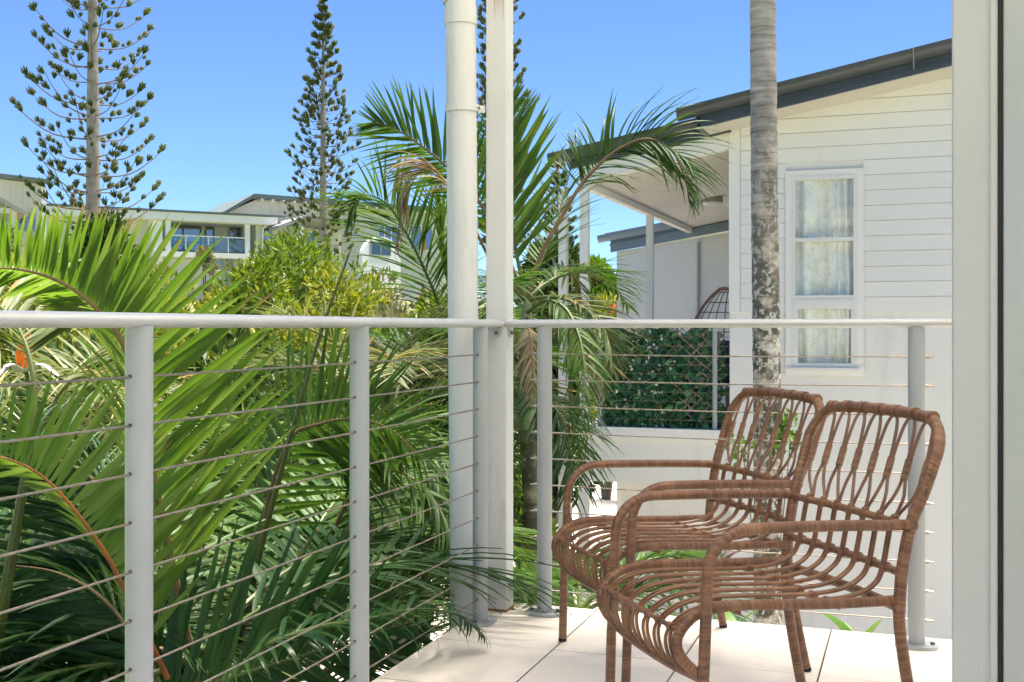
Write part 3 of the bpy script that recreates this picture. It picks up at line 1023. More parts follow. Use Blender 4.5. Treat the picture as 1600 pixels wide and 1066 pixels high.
# slab of the verandah: ledge on top of a deep edge
slab = bx('porch_slab', PU0 - 0.08, U0 - 0.001, NV - 0.05, PV1, -0.545, -0.115, 'render', nh)
bx('porch_ledge', PU0 - 0.11, U0 - 0.002, NV - 0.085, PV1 - 0.01, -0.114, 0.0, 'trim', nh, 0.004)
# return walls and back wall
bx('return_wall', U0, U0 + 0.2, NV + 0.206, PV1, GZ, 2.98, 'render', nh)
bx('lower_wall', -2.80, U0 - 0.001, NV + 0.25, NV + 0.45, GZ, -0.546, 'render', nh)
bx('pier', PU0 - 0.06, PU0 + 0.035, NV + 0.0, NV + 0.09, GZ, -0.546, 'trim', nh)


def rear(u):
    return 2.135 + 0.16 * (u + 4.25)


MB().prism([(-4.25, GZ), (U1, GZ), (U1, 3.4), (-4.25, rear(-4.25))], 'y', PV1 + 0.01, PV1 + 0.22).build('rear_wall', M['render'], nh)
sloped('rear_fascia', -4.33, U0, PV1 - 0.06, PV1 - 0.01, 0.0, 0.21, 'blue_grey', rear)
sloped('rear_fascia_lip', -4.34, U0, PV1 - 0.085, PV1 - 0.061, 0.10, 0.125, 'blue_grey', rear)
gr_ = gutter(-4.50, U0, PV1 - 0.09, rear, 0.17, nh, 'rear_gutter')
gr_.data.materials[0] = M['blue_grey']
sloped('rear_roof', -4.42, U0, PV1 - 0.09, PV1 + 5, 0.275, 0.30, 'roof', rear)
bx('downpipe_strip', -3.02, -2.99, PV1 - 0.035, PV1 + 0.009, -0.1, 2.25, 'far_grey', nh)
# round ceiling lamp
lp = P(1113, 315, 12.9)
lu, lv = -2.36, 14.2
lz = beam(lu) + 0.02
lt = thing('ceiling_lamp', 'round grey bulkhead lamp on the verandah ceiling of the weatherboard house', 'lamp', (lu, lv, lz - 0.08))
tube('rim', [(lu, lv, lz + 0.004), (lu, lv, lz - 0.055)], 0.135, 'lamp_rim', lt, 32)
tube('bowl', [(lu, lv, lz - 0.0555), (lu, lv, lz - 0.075), (lu, lv, lz - 0.088), (lu, lv, lz - 0.094)], [0.120, 0.105, 0.07, 0.02], 'lamp', lt, 32)

# window in the weatherboard wall
wn = MB()
for a, b, c_, d_ in ((WU0 - TR, WU1 + TR, WZ1, WZ1 + TR), (WU0 - TR, WU1 + TR, WZ0 - TR, WZ0), (WU0 - TR, WU0, WZ0, WZ1), (WU1, WU1 + TR, WZ0, WZ1)):
    wn.box(a, b, NV - 0.030, NV - 0.0185, c_, d_)
wn = wn.build('window', M['trim'], nh)
ZA, ZB, ZC = 1.262, 1.165, 1.80


def bars(name, rects, y0, y1, mat, parent):
    mb = MB()
    for a, b, c_, d_ in rects:
        mb.box(a, b, y0, y1, c_, d_)
    return mb.build(name, M[mat], parent)


fw = 0.036
bars('frame', [(WU0, WU1, WZ1 - fw, WZ1), (WU0, WU1, WZ0, WZ0 + fw), (WU0, WU0 + fw, WZ0 + fw, WZ1 - fw), (WU1 - fw, WU1, WZ0 + fw, WZ1 - fw), (WU0 + fw, WU1 - fw, ZB + 0.02, ZA - 0.02)], NV - 0.036, NV + 0.05, 'alu', wn)
bars('sash', [(WU0 + fw, WU1 - fw, ZA - 0.02, ZA + 0.02), (WU0 + fw, WU1 - fw, ZC - 0.015, ZC + 0.02)], NV - 0.028, NV + 0.04, 'alu', wn)
bars('sash', [(WU0 + fw, WU1 - fw, WZ0 + fw, WZ0 + fw + 0.025), (WU0 + fw, WU1 - fw, ZB - 0.012, ZB + 0.02), (WU0 + fw, WU0 + fw + 0.022, WZ0 + fw + 0.025, ZB - 0.012), (WU1 - fw - 0.022, WU1 - fw, WZ0 + fw + 0.025, ZB - 0.012)], NV - 0.030, NV + 0.04, 'alu', wn)
bx('sill', WU0 - 0.02, WU1 + 0.02, NV - 0.060, NV - 0.0365, WZ0 - 0.004, WZ0 + 0.02, 'alu', wn)
for z0, z1 in ((WZ0 + fw + 0.01, ZB - 0.005), (ZA + 0.01, ZC - 0.01), (ZC + 0.01, WZ1 - fw + 0.005)):
    bx('pane', WU0 + fw - 0.005, WU1 - fw + 0.005, NV - 0.002, NV + 0.003, z0, z1, 'glass', wn)
cu = []
nu, nz_ = 90, 12
for j in range(nz_):
    for i in range(nu):
        t = i / (nu - 1)
        u = WU0 - 0.03 + t * (WU1 - WU0 + 0.06)
        amp = 0.030 + 0.012 * math.sin(t * 9)
        z = WZ0 - 0.03 + (WZ1 - WZ0 + 0.06) * j / (nz_ - 1)
        cu.append((u + 0.01 * math.sin(j * 0.5 + t * 7), NV + 0.062 + amp * math.sin(t * 34 + 2.5 * math.sin(t * 9) + 0.08 * j), z))
co = MB().add(cu, [(j * nu + i, j * nu + i + 1, (j + 1) * nu + i + 1, (j + 1) * nu + i) for j in range(nz_ - 1) for i in range(nu - 1)]).build('curtain', M['curtain'], None, True)
tag(co, 'pale floral curtain hanging behind the white-framed window of the weatherboard house', 'curtain')

# verandah railing of the neighbouring house
nr = thing('cable_railing', 'distant grey cable railing round the verandah, in front of the ivy trellis', 'railing', (-2.4, NV, 0))
for u in (-2.94, -1.80):
    tube('post', [(u, NV - 0.02, 0.001), (u, NV - 0.02, CZ)], 0.025, 'post', nr, 14)
for v in (11.6, 12.5, 13.3, 14.6, 15.6):
    tube('post', [(PU0 + 0.03, v, 0.001), (PU0 + 0.03, v, CZ)], 0.025, 'post', nr, 12)
oval_rail('top_rail', [(PU0 + 0.046, NV - 0.02, RZ), (U0, NV - 0.02, RZ)], nr)
oval_rail('top_rail', [(PU0 + 0.03, NV + 0.07, RZ), (PU0 + 0.03, PV1, RZ)], nr)
for k in range(1, 11):
    tube('wire', [(PU0 + 0.046, NV - 0.02, CZ - k * S), (U0, NV - 0.02, CZ - k * S)], 0.002, 'cable', nr, 5)
    tube('wire', [(PU0 + 0.03, NV + 0.07, CZ - k * S), (PU0 + 0.03, PV1, CZ - k * S)], 0.002, 'cable', nr, 5)

# ivy trellis inside that railing
tv = thing('ivy_trellis', 'wooden lattice trellis covered in dark artificial ivy behind the verandah railing', 'trellis', (-2.35, NV + 0.08, 0))
ta, tb_, tz0, tz1 = -2.90, -1.74, 0.10, 1.02
for dirn in (1, -1):
    for i in range(-9, 17):
        x0 = ta + i * 0.092
        sl_ = dirn * 0.80
        pts = []
        for s_ in np.linspace(0, 1, 40):
            z = tz0 + s_ * (tz1 - tz0)
            x = x0 + (z - tz0) * sl_ * 1.35 if dirn > 0 else x0 + 0.8 + (z - tz0) * sl_ * 1.35
            if ta <= x <= tb_:
                zz = z + 0.03 * math.sin(x * 3.1) - 0.035 * math.sin((x - ta) / (tb_ - ta) * math.pi) * (1 - s_)
                pts.append((x, NV + 0.055 + dirn * 0.009 + 0.012 * math.sin(x * 5 + i), zz))
        if len(pts) > 4:
            MB().tube([pts[0], pts[len(pts) // 2], pts[-1]], 1.0, 4, True, 0.0035, 0.0065).build('slat', M['lattice'], tv)


def leaf_cloud(n, pos_fn, size, mat, name='foliage', parent=None, aspect=0.45, up=0.3, kind='stuff', spread=1.0, fold=0.18, outward=None):
    """n rhomb leaves; pos_fn(n) -> (n,3) centres and (n,3) preferred directions"""
    C, D = pos_fn(n)
    Dr = D + rng.normal(0, spread, (n, 3))
    Dr[:, 2] += up
    Dr /= np.linalg.norm(Dr, axis=1)[:, None] + 1e-9
    A = rng.normal(0, 1, (n, 3))
    X = np.cross(Dr, A)
    X /= np.linalg.norm(X, axis=1)[:, None] + 1e-9
    Z = np.cross(X, Dr)
    L = size * rng.uniform(0.6, 1.35, n)[:, None]
    Wd = L * aspect * 0.5
    V = np.empty((n, 4, 3))
    V[:, 0] = C
    V[:, 1] = C + Dr * L * 0.45 + X * Wd + Z * L * fold * 0.5
    V[:, 2] = C + Dr * L
    V[:, 3] = C + Dr * L * 0.45 - X * Wd + Z * L * fold * 0.5
    idx = np.arange(n)[:, None] * 4
    Fc = np.concatenate([idx + np.array([0, 1, 2]), idx + np.array([0, 2, 3])])
    return mesh_np(name, V.reshape(-1, 3), Fc, mat, parent, kind)


def ivy_pos(n):
    t = rng.uniform(0, 1, n)
    t = np.where(rng.uniform(0, 1, n) < 0.35, t * 0.7, t)
    z = rng.uniform(0, 1, n) ** (0.9 + 0.5 * t)
    # thicker towards the left and the bottom, thin at top right
    keep_shift = np.clip(0.25 + 0.5 * z * t, 0, 1)
    C = np.stack([ta + t * (tb_ - ta), NV + 0.055 + rng.uniform(-0.05, 0.10, n) + 0.045 * t + keep_shift * 0.02, 0.02 + z * (0.95 + 0.05 * np.sin(t * 17))], 1)
    D = np.tile(np.array([[0, -0.8, -0.5]]), (n, 1))
    return C, D


leaf_cloud(4200, ivy_pos, 0.078, M['ivy'], 'ivy', tv, 0.95, -0.1, 'stuff', 0.6)


def gap_pos(n):
    t = rng.normal(0.28, 0.14, n)
    C = np.stack([ta + np.clip(t, 0.02, 0.98) * (tb_ - ta), np.full(n, NV + 0.02) + rng.uniform(-0.02, 0.03, n), np.clip(rng.normal(0.5, 0.27, n), 0.02, 0.98)], 1)
    return C, np.tile(np.array([[0, -0.4, 0.2]]), (n, 1))


leaf_cloud(230, gap_pos, 0.034, M['petal'], 'wall_gap', tv, 1.0, 0.2, 'stuff', 0.8)  # white flecks added in place of wall glimpsed between the leaves

# rattan egg chair on the verandah, half hidden by the wall corner
ec = Vector((-1.86, 12.35, 0))
eg = thing('egg_chair', 'rattan egg chair with dark cushion standing on the verandah, half hidden by the house corner', 'chair', ec)


def egg(a, t):
    """a around, t from bottom 0 to top 1"""
    z = 0.30 + 1.12 * t
    r = 0.46 * math.sin(math.pi * min(0.985, 0.10 + 0.88 * t) ** 0.9) ** 0.62
    return Vector((ec.x + r * math.sin(a), ec.y + 0.72 * r * math.cos(a), z))


tube('rim', [egg(R(115) if t <= 1 else R(-115), t if t <= 1 else 2 - t) for t in np.linspace(0, 2, 50)], 0.017, 'metal', eg, 8)
for i in range(15):
    a = R(-105 + 15 * i)
    tube('rib', [egg(a, t) for t in np.linspace(0.0, 1, 22)], 0.006, 'metal', eg, 5)
for t in np.linspace(0.08, 0.95, 10):
    tube('hoop', [egg(R(a), t) for a in range(-115, 116, 10)], 0.006, 'metal', eg, 5)
tube('base', [(ec.x, ec.y, 0.002), (ec.x, ec.y, 0.03), (ec.x, ec.y, 0.06), (ec.x, ec.y, 0.34)], [0.3, 0.3, 0.05, 0.05], 'metal', eg, 24)
mb = MB()
cpts = []
for j in range(9):
    for i in range(12):
        a = 2 * math.pi * i / 12
        f = math.sin(math.pi * (0.06 + 0.88 * j / 8)) ** 0.5
        cpts.append((ec.x + 0.30 * f * math.cos(a), ec.y + 0.02 + 0.20 * f * math.sin(a), 0.36 + 0.48 * j / 8))
mb.add(cpts, [(j * 12 + i, j * 12 + (i + 1) % 12, (j + 1) * 12 + (i + 1) % 12, (j + 1) * 12 + i) for j in range(8) for i in range(12)] + [tuple(reversed(range(12))), tuple(range(96, 108))])
mb.build('cushion', M['cushion'], eg, True)


# ------------------------------------------------------------------ palms
def leaflet_proto(droop, nseg=6):
    """unit-long leaflet along +y, bent towards -z, folded along its keel"""
    V, y, z = [], 0.0, 0.0
    ang = 0.0
    for i in range(nseg + 1):
        t = i / nseg
        wd = (min(1.0, 0.35 + 3.2 * t) * (1 - t) ** 0.55 + 0.0) if t < 1 else 0.02
        V += [(-wd, y, z + 0.32 * wd * 0.02), (0, y, z - 0.004), (wd, y, z + 0.32 * wd * 0.02)]
        ang = -droop * (t ** 1.3) * 1.5
        y += math.cos(ang) / nseg
        z += math.sin(ang) / nseg
    Fc = []
    for i in range(nseg):
        a = i * 3
        Fc += [(a, a + 1, a + 4, a + 3), (a + 1, a + 2, a + 5, a + 4)]
    return np.array(V), np.array(Fc)


DROOPS = [0.05, 0.2, 0.4, 0.65, 0.95, 1.3]
PROTO = [leaflet_proto(d) for d in DROOPS]
LMESH = {}


def leaflet_mesh(k, mat):
    key = (k, mat)
    if key not in LMESH:
        V, Fc = PROTO[k]
        me = bpy.data.meshes.new('leaflet')
        me.from_pydata([tuple(v) for v in V], [], [tuple(f) for f in Fc])
        me.materials.append(M[mat])
        me.shade_smooth()
        LMESH[key] = me
    return LMESH[key]


def frond(parent, pts, n=40, L=0.5, wd=0.016, mat='mature', rmat='rachis', r0=0.011, start=0.25, sides=None, a0=62, a1=32, droop=(0.15, 0.4),
          separate=False, lift=0.35, jit=0.10, miss=0.0, prof=None, name='frond', flat=0.55):
    """feather palm frond along the rachis pts; sides = (vector, vector) or None for left/right of the rachis"""
    ns = 48
    ps = spline(pts, ns)
    rad = [max(0.0022, r0 * (1 - i / (ns - 1)) ** 0.8) for i in range(ns)]
    fo = MB().tube(ps, rad, 7).build(name, M[rmat], parent, 'auto')
    T = [(ps[min(ns - 1, i + 1)] - ps[max(0, i - 1)]).normalized() for i in range(ns)]
    mats = []
    for i in range(n):
        s = start + (1 - start) * (i + 0.5) / n
        x = s * (ns - 1)
        k = min(int(x), ns - 2)
        p = ps[k].lerp(ps[k + 1], x - k)
        t = T[k]
        ss = (s - start) / (1 - start)
        for sg in (0, 1):
            if random.random() < miss:
                continue
            if sides:
                sv = Vector(sides[sg])
                sv = sv - t * sv.dot(t)
                sv = sv.normalized() if sv.length > 1e-4 else t.orthogonal().normalized()
            else:
                h = t.cross(Vector((0, 0, 1)))
                h = h.normalized() if h.length > 0.05 else Vector((1, 0, 0))
                up = h.cross(t)
                sv = (h * (1 if sg else -1) + up * lift).normalized()
            al = R(a0 + (a1 - a0) * ss + random.gauss(0, 5))
            D = t * math.cos(al) + sv * math.sin(al) + Vector((random.gauss(0, jit), random.gauss(0, jit), random.gauss(0, jit)))
            D.normalize()
            pl = (0.55 + 0.45 * math.sin(math.pi * min(1, ss * 1.1 + 0.12))) * (1 - 0.45 * max(0, ss - 0.7) / 0.3)
            if prof:
                pl = prof(ss)
            ln = L * pl * random.uniform(0.88, 1.1)
            up = Vector((0, 0, 1))
            X = D.cross(up)
            if X.length < 0.15:
                X = D.cross(Vector((random.gauss(0, 1), random.gauss(0, 1), 0.2)))
            X.normalize()
            # twist the blade towards the rachis plane
            X2 = t - D * t.dot(D)
            if X2.length > 0.05:
                X2.normalize()
                if X2.dot(X) < 0:
                    X2 = -X2
                X = (X * (1 - flat) + X2 * flat).normalized()
            Z = X.cross(D)
            dr = random.uniform(*droop)
            kk = min(range(len(DROOPS)), key=lambda q: abs(DROOPS[q] - dr))
            ww = wd * random.uniform(0.8, 1.15) * (0.6 + 0.4 * math.sin(math.pi * min(1, ss + 0.25)))
            m4 = Matrix(((X.x * ww, D.x * ln, Z.x * ln, p.x), (X.y * ww, D.y * ln, Z.y * ln, p.y), (X.z * ww, D.z * ln, Z.z * ln, p.z), (0, 0, 0, 1)))
            mats.append((m4, kk))
    if separate:
        for m4, kk in mats:
            o = bpy.data.objects.new('leaflet', leaflet_mesh(kk, mat + '_v' if mat + '_v' in M else mat))
            COL.objects.link(o)
            o.parent = fo
            o.matrix_parent_inverse = wm(fo).inverted()
            o.matrix_basis = m4
    elif mats:
        Vs, Fs, off = [], [], 0
        for m4, kk in mats:
            V, Fc = PROTO[kk]
            A = np.array(m4)
            Vs.append(V @ A[:3, :3].T + A[:3, 3])
            Fs.append(Fc + off)
            off += len(V)
        mesh_np('leaflets', np.concatenate(Vs), np.concatenate(Fs), M[mat], fo, 'stuff', True)
    return fo


def arc(c, az, el, L, bend, n=7, twist=0.0):
    """rachis from c: heading az (camera-relative, 0 = right, 90 = away), rising at el, bending down"""
    pts = [Vector(c)]
    p = Vector(c)
    for i in range(n):
        e = R(el - bend * ((i + 0.5) / n) ** 1.3)
        a = R(az + twist * i / n)
        p = p + camdir(math.cos(a) * math.cos(e), math.sin(e), math.sin(a) * math.cos(e)) * (L / n)
        pts.append(p.copy())
    return pts


UPS = camdir(0, 1, 0)
AWAY = camdir(0, -0.25, 1)

# big palm at the left, close to the railing
C1 = P(300, 1030, 3.5)
b1 = Vector((C1.x, C1.y, GZ))
pa = thing('palm_tree', 'big green palm with the largest fronds, filling the lower left behind the railing', 'palm', b1)
for dx, dy, r in ((0, 0, 0.06), (0.12, 0.08, 0.05), (-0.13, 0.04, 0.05)):
    tube('trunk', [b1 + Vector((dx * 1.5, dy * 1.5, 0.0)), b1 + Vector((dx * 1.2, dy, 1.0)), C1 + Vector((dx, dy, -0.35)), C1 + Vector((dx * 0.6, dy * 0.6, 0.02))], [r * 1.2, r, r * 0.95, r * 0.12], 'cane_trunk', pa, 12)
RT = camdir(1, 0.55, 0)
frond(pa, [C1, P(268, 880, 3.45), P(235, 720, 3.4), P(198, 552, 3.3), P(150, 482, 3.25), P(86, 437, 3.2), P(0, 419, 3.1), P(-100, 440, 3.0)], 96, 0.58, 0.0150, 'fresh', 'rachis_b', 0.014, 0.12,
      (camdir(0.75, 0.8, 0.05), camdir(-0.5, -0.5, 1)), 46, 84, (0.03, 0.28), True, jit=0.035, flat=0.97, miss=0.03, prof=lambda s: float(np.interp(s, [0, 0.19, 0.35, 0.51, 0.675, 1], [0.9, 0.97, 0.74, 0.48, 0.37, 0.30])))
frond(pa, [P(262, 1060, 3.25), P(195, 922, 3.1), P(150, 842, 3.05), P(75, 752, 3.0), P(0, 714, 2.95), P(-90, 712, 2.9)], 44, 0.36, 0.0165, 'fresh', 'rachis_o', 0.0085, 0.08,
      (camdir(0.15, 1, 0.1), camdir(-0.25, -0.45, 0.9)), 82, 74, (0.02, 0.12), True, jit=0.03, flat=1.0)
# stalk of a frond at far left
frond(pa, [P(-20, 1100, 3.4), P(8, 930, 3.3), P(28, 810, 3.3), P(48, 690, 3.35), P(52, 590, 3.45), P(20, 500, 3.55), P(-60, 430, 3.6)], 26, 0.5, 0.015, 'pale', 'petiole', 0.020, 0.72,
      None, 60, 35, (0.2, 0.6), False)
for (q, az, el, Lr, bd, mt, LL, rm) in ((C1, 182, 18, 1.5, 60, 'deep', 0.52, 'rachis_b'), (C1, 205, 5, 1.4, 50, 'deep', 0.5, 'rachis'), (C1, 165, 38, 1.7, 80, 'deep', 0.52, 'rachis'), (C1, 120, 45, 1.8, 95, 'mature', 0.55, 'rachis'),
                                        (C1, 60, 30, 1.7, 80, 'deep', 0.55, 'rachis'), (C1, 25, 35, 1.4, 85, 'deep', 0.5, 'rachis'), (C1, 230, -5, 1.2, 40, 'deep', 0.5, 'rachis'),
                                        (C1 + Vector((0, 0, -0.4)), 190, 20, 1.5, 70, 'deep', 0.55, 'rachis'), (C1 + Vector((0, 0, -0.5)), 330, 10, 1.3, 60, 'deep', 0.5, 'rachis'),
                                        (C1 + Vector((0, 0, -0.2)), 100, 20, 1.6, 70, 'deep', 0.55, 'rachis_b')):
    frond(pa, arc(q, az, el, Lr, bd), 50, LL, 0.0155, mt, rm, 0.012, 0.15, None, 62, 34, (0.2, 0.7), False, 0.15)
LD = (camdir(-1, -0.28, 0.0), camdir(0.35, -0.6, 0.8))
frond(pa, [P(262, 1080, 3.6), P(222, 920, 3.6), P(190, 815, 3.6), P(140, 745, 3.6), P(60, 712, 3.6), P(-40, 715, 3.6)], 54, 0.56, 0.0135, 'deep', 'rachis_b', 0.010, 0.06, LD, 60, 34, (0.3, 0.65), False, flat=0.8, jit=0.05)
frond(pa, [P(275, 1150, 3.4), P(225, 1030, 3.4), P(170, 945, 3.4), P(90, 895, 3.4), P(-20, 880, 3.4)], 48, 0.5, 0.0135, 'deep', 'rachis_b', 0.010, 0.06, LD, 60, 34, (0.3, 0.65), False, flat=0.8, jit=0.05)
frond(pa, [P(170, 1120, 3.9), P(120, 960, 4.0), P(70, 830, 4.1), P(-20, 730, 4.2), P(-120, 720, 4.2)], 34, 0.55, 0.014, 'deep', 'rachis_b', 0.011, 0.15, (camdir(1, 0.25, 0.2), camdir(-0.8, -0.3, 0.4)), 60, 40, (0.3, 0.8), False)

random.seed(77)
for i in range(8):
    q = C1 + camdir(random.uniform(-0.9, 0.3), random.uniform(-0.75, -0.25), random.uniform(0.1, 0.9))
    frond(pa, arc(q, random.uniform(0, 360), random.uniform(25, 60), random.uniform(1.0, 1.5), random.uniform(80, 110)), 54, 0.62, 0.0140, 'deep', 'rachis', 0.010, 0.15, None, 55, 32, (0.2, 0.5), False, 0.15)

# second palm, between the two left posts and the downpipe
C2 = P(395, 1090, 4.0)
b2 = Vector((C2.x, C2.y, GZ))
pb2 = thing('palm_tree', 'green palm with arching fronds in the railing bay beside the downpipe, tips touching the tiles', 'palm', b2)
for dx, dy, r in ((0, 0, 0.055), (0.14, 0.05, 0.05)):
    tube('trunk', [b2 + Vector((dx * 1.5, dy * 1.5, 0.0)), b2 + Vector((dx * 1.2, dy, 1.0)), C2 + Vector((dx, dy, -0.35)), C2 + Vector((dx * 0.5, dy * 0.5, 0.02))], [r * 1.2, r, r * 0.95, r * 0.12], 'cane_trunk', pb2, 12)
# spear: straight dark petiole rising to the right
frond(pb2, [P(372, 1010, 3.95), P(410, 850, 3.95), P(455, 680, 3.95), P(500, 525, 3.95), P(543, 404, 3.95), P(550, 385, 3.95)], 0, 0.10, 0.018, 'mature', 'petiole', 0.0125, 0.80, None, 14, 8, (0.02, 0.2), False)
frond(pb2, [P(390, 960, 4.2), P(415, 800, 4.2), P(452, 688, 4.15), P(500, 662, 4.1), P(550, 655, 4.1), P(605, 668, 4.05), P(660, 715, 4.0)], 52, 0.42, 0.0125, 'mature', 'rachis_b', 0.010, 0.10,
      (camdir(0.15, 1, 0.0), camdir(0.1, -1, 0.25)), 80, 42, (0.03, 0.25), True, jit=0.04, flat=0.95)
frond(pb2, [P(170, 1150, 3.4), P(270, 1092, 3.4), P(370, 1055, 3.42), P(460, 1028, 3.46), P(540, 1003, 3.5), P(630, 975, 3.55)], 50, 0.52, 0.0145, 'deep', 'rachis', 0.012, 0.02,
      (camdir(0.6, 0.8, 0.1), camdir(0.2, -1, -0.1)), 58, 40, (0.02, 0.2), True, jit=0.035, flat=0.95)
frond(pb2, [P(330, 1100, 3.15), P(400, 1020, 3.12), P(480, 985, 3.15), P(575, 966, 3.25), P(655, 952, 3.35), P(715, 962, 3.42), P(752, 990, 3.45)], 40, 0.23, 0.0115, 'deep', 'rachis', 0.009, 0.08,
      None, 66, 34, (0.65, 1.2), True, 0.2)
frond(pb2, [P(470, 1010, 4.5), P(520, 850, 4.6), P(560, 720, 4.6), P(600, 680, 4.55), P(650, 700, 4.5), P(700, 790, 4.4), P(715, 900, 4.35)], 40, 0.5, 0.013, 'mature', 'rachis', 0.010, 0.30, None, 50, 22, (0.5, 1.1), False)
frond(pb2, [P(480, 930, 4.4), P(540, 790, 4.35), P(585, 740, 4.3), P(640, 745, 4.2), P(690, 800, 4.1), P(715, 870, 4.05)], 34, 0.42, 0.012, 'mature', 'rachis_b', 0.010, 0.2, None, 55, 22, (0.4, 1.0), False)
for (az, el, Lr, bd, mt, LL) in ((20, 45, 1.5, 95, 'mature', 0.5), (75, 55, 1.9, 90, 'mature', 0.55), (110, 50, 1.7, 95, 'mature', 0.5), (150, 50, 1.6, 100, 'mature', 0.5), (45, 50, 1.7, 100, 'mature', 0.5),
                                 (345, 15, 1.1, 50, 'deep', 0.42), (5, 22, 1.25, 60, 'deep', 0.45), (180, 30, 1.4, 70, 'deep', 0.5), (60, 25, 1.6, 70, 'deep', 0.5), (250, 0, 0.9, 40, 'deep', 0.4), (300, 10, 0.8, 60, 'deep', 0.4)):
    frond(pb2, arc(C2, az, el, Lr, bd), 48, LL, 0.0150, mt, 'rachis', 0.012, 0.2, None, 60, 32, (0.15, 0.6), False, 0.25)


def cane_palm(name_label, px, d, crown_py, n_fronds, seed, L=1.6, LL=0.5, r=0.045, mats=('mature', 'mature', 'fresh'), base_px=None, els=(10, 70), wd=0.014, dead=0):
    random.seed(seed)
    c_ = P(px, crown_py, d)
    b_ = P(base_px if base_px else px, 512, d)
    b_.z = ground_h(b_.x, b_.y)
    t = thing('palm_tree', name_label, 'palm', b_)
    mid = b_.lerp(c_, 0.5) + Vector((0.05, 0.0, 0))
    shaft_len = 0.75
    cs = c_ + Vector((0, 0, -shaft_len))
    tp = spline([b_, mid, cs], 40)
    rr_ = [r * (1.25 - 0.25 * min(1, i / 8)) * (1.07 if i % 3 == 0 else 1.0) for i in range(40)]
    tube('trunk', tp, rr_, 'cane_trunk', t, 14)
    tube('crownshaft', [cs + Vector((0, 0, -0.02)), cs.lerp(c_, 0.15), cs.lerp(c_, 0.5), c_], [r * 1.0, r * 1.25, r * 1.1, r * 0.6], 'shaft', t, 14)
    for i in range(n_fronds):
        az = i * 137.5 + random.uniform(-20, 20)
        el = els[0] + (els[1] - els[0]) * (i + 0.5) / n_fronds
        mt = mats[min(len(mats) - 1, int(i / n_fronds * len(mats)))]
        if i < dead:
            frond(t, arc(c_ + Vector((0, 0, -0.1)), az, -15, L * 0.8, 70), 34, LL * 0.7, wd * 0.7, 'deadleaf', 'rachis_b', 0.012, 0.25, None, 40, 22, (0.6, 1.3), False, -0.1)
        else:
            frond(t, arc(c_, az, el, L * random.uniform(0.85, 1.1), random.uniform(70, 110)), 48, LL, wd, mt, 'rachis', 0.013, 0.22, None, 60, 32, (0.15, 0.6), False, 0.3)
    return t, c_


# palm behind the corner post, with the frond that hangs in front of the verandah
DC = 6.6
pc, CC = cane_palm('slim ringed palm behind the corner post, one frond arching right towards the verandah', 823, DC, 470, 9, 3, 0.85, 0.36, 0.044, ('mature', 'pale', 'mature'), 829, (-40, 45), 0.012, 3)
frond(pc, [CC, P(845, 400, DC), P(880, 335, DC), P(915, 280, DC), P(960, 238, DC), P(1010, 217, DC - 0.1), P(1050, 236, DC - 0.15), P(1070, 280, DC - 0.2), P(1077, 318, DC - 0.2)], 60, 0.44, 0.0115, 'mature', 'rachis_b', 0.016, 0.34,
      (camdir(0.25, 1, 0.1), camdir(0.5, -0.5, -0.5)), 54, 26, (0.3, 0.9), True, miss=0.06, jit=0.07)
frond(pc, [CC, P(785, 385, DC), P(745, 310, DC), P(700, 262, DC), P(650, 222, DC), P(610, 198, DC), P(585, 192, DC)], 54, 0.44, 0.0140, 'mature', 'rachis_b', 0.014, 0.25,
      (camdir(0.05, 1, 0.0), camdir(-0.6, -0.35, 0.6)), 62, 24, (0.1, 0.5), True, miss=0.06, jit=0.05, flat=0.9)
frond(pc, [CC, P(806, 390, DC + .1), P(796, 300, DC + .1), P(792, 220, DC + .1), P(800, 150, DC + .15)], 46, 0.50, 0.0175, 'fresh', 'rachis', 0.013, 0.2, (camdir(1, 0.5, 0), camdir(-0.6, 0.4, 0.6)), 48, 22, (0.05, 0.3), True, jit=0.04, flat=0.95)
frond(pc, [CC, P(840, 420, DC + .3), P(865, 360, DC + .5), P(885, 290, DC + .7), P(900, 220, DC + .8)], 34, 0.40, 0.011, 'mature', 'rachis', 0.012, 0.25, None, 50, 26, (0.1, 0.5), False)
frond(pc, [CC, P(775, 420, DC - .1), P(735, 345, DC - .2), P(700, 288, DC - .2), P(665, 262, DC - .2), P(632, 310, DC - .2), P(618, 390, DC - .2)], 44, 0.36, 0.0085, 'deadleaf', 'rachis_b', 0.011, 0.4, None, 30, 14, (0.8, 1.3), False, -0.2)
frond(pc, [P(822, 490, DC), P(855, 470, DC - .3), P(890, 490, DC - .5), P(912, 560, DC - .7), P(908, 660, DC - .8), P(898, 760, DC - .8)], 46, 0.27, 0.0105, 'mature', 'rachis', 0.013, 0.2, (camdir(0.7, -0.3, -0.2), camdir(-0.9, -0.35, 0.2)), 48, 22, (0.3, 0.9), False)
frond(pc, [P(822, 480, DC), P(850, 440, DC + .2), P(880, 420, DC + .4), P(905, 450, DC + .5), P(912, 520, DC + .5)], 34, 0.30, 0.011, 'pale', 'rachis_b', 0.013, 0.2, None, 50, 26, (0.5, 1.1), False)
frond(pc, [P(822, 600, DC + .1), P(850, 620, DC - .2), P(880, 660, DC - .4), P(895, 740, DC - .5), P(890, 850, DC - .5)], 40, 0.40, 0.0115, 'deep', 'rachis', 0.011, 0.15, None, 50, 25, (0.4, 1.0), False)

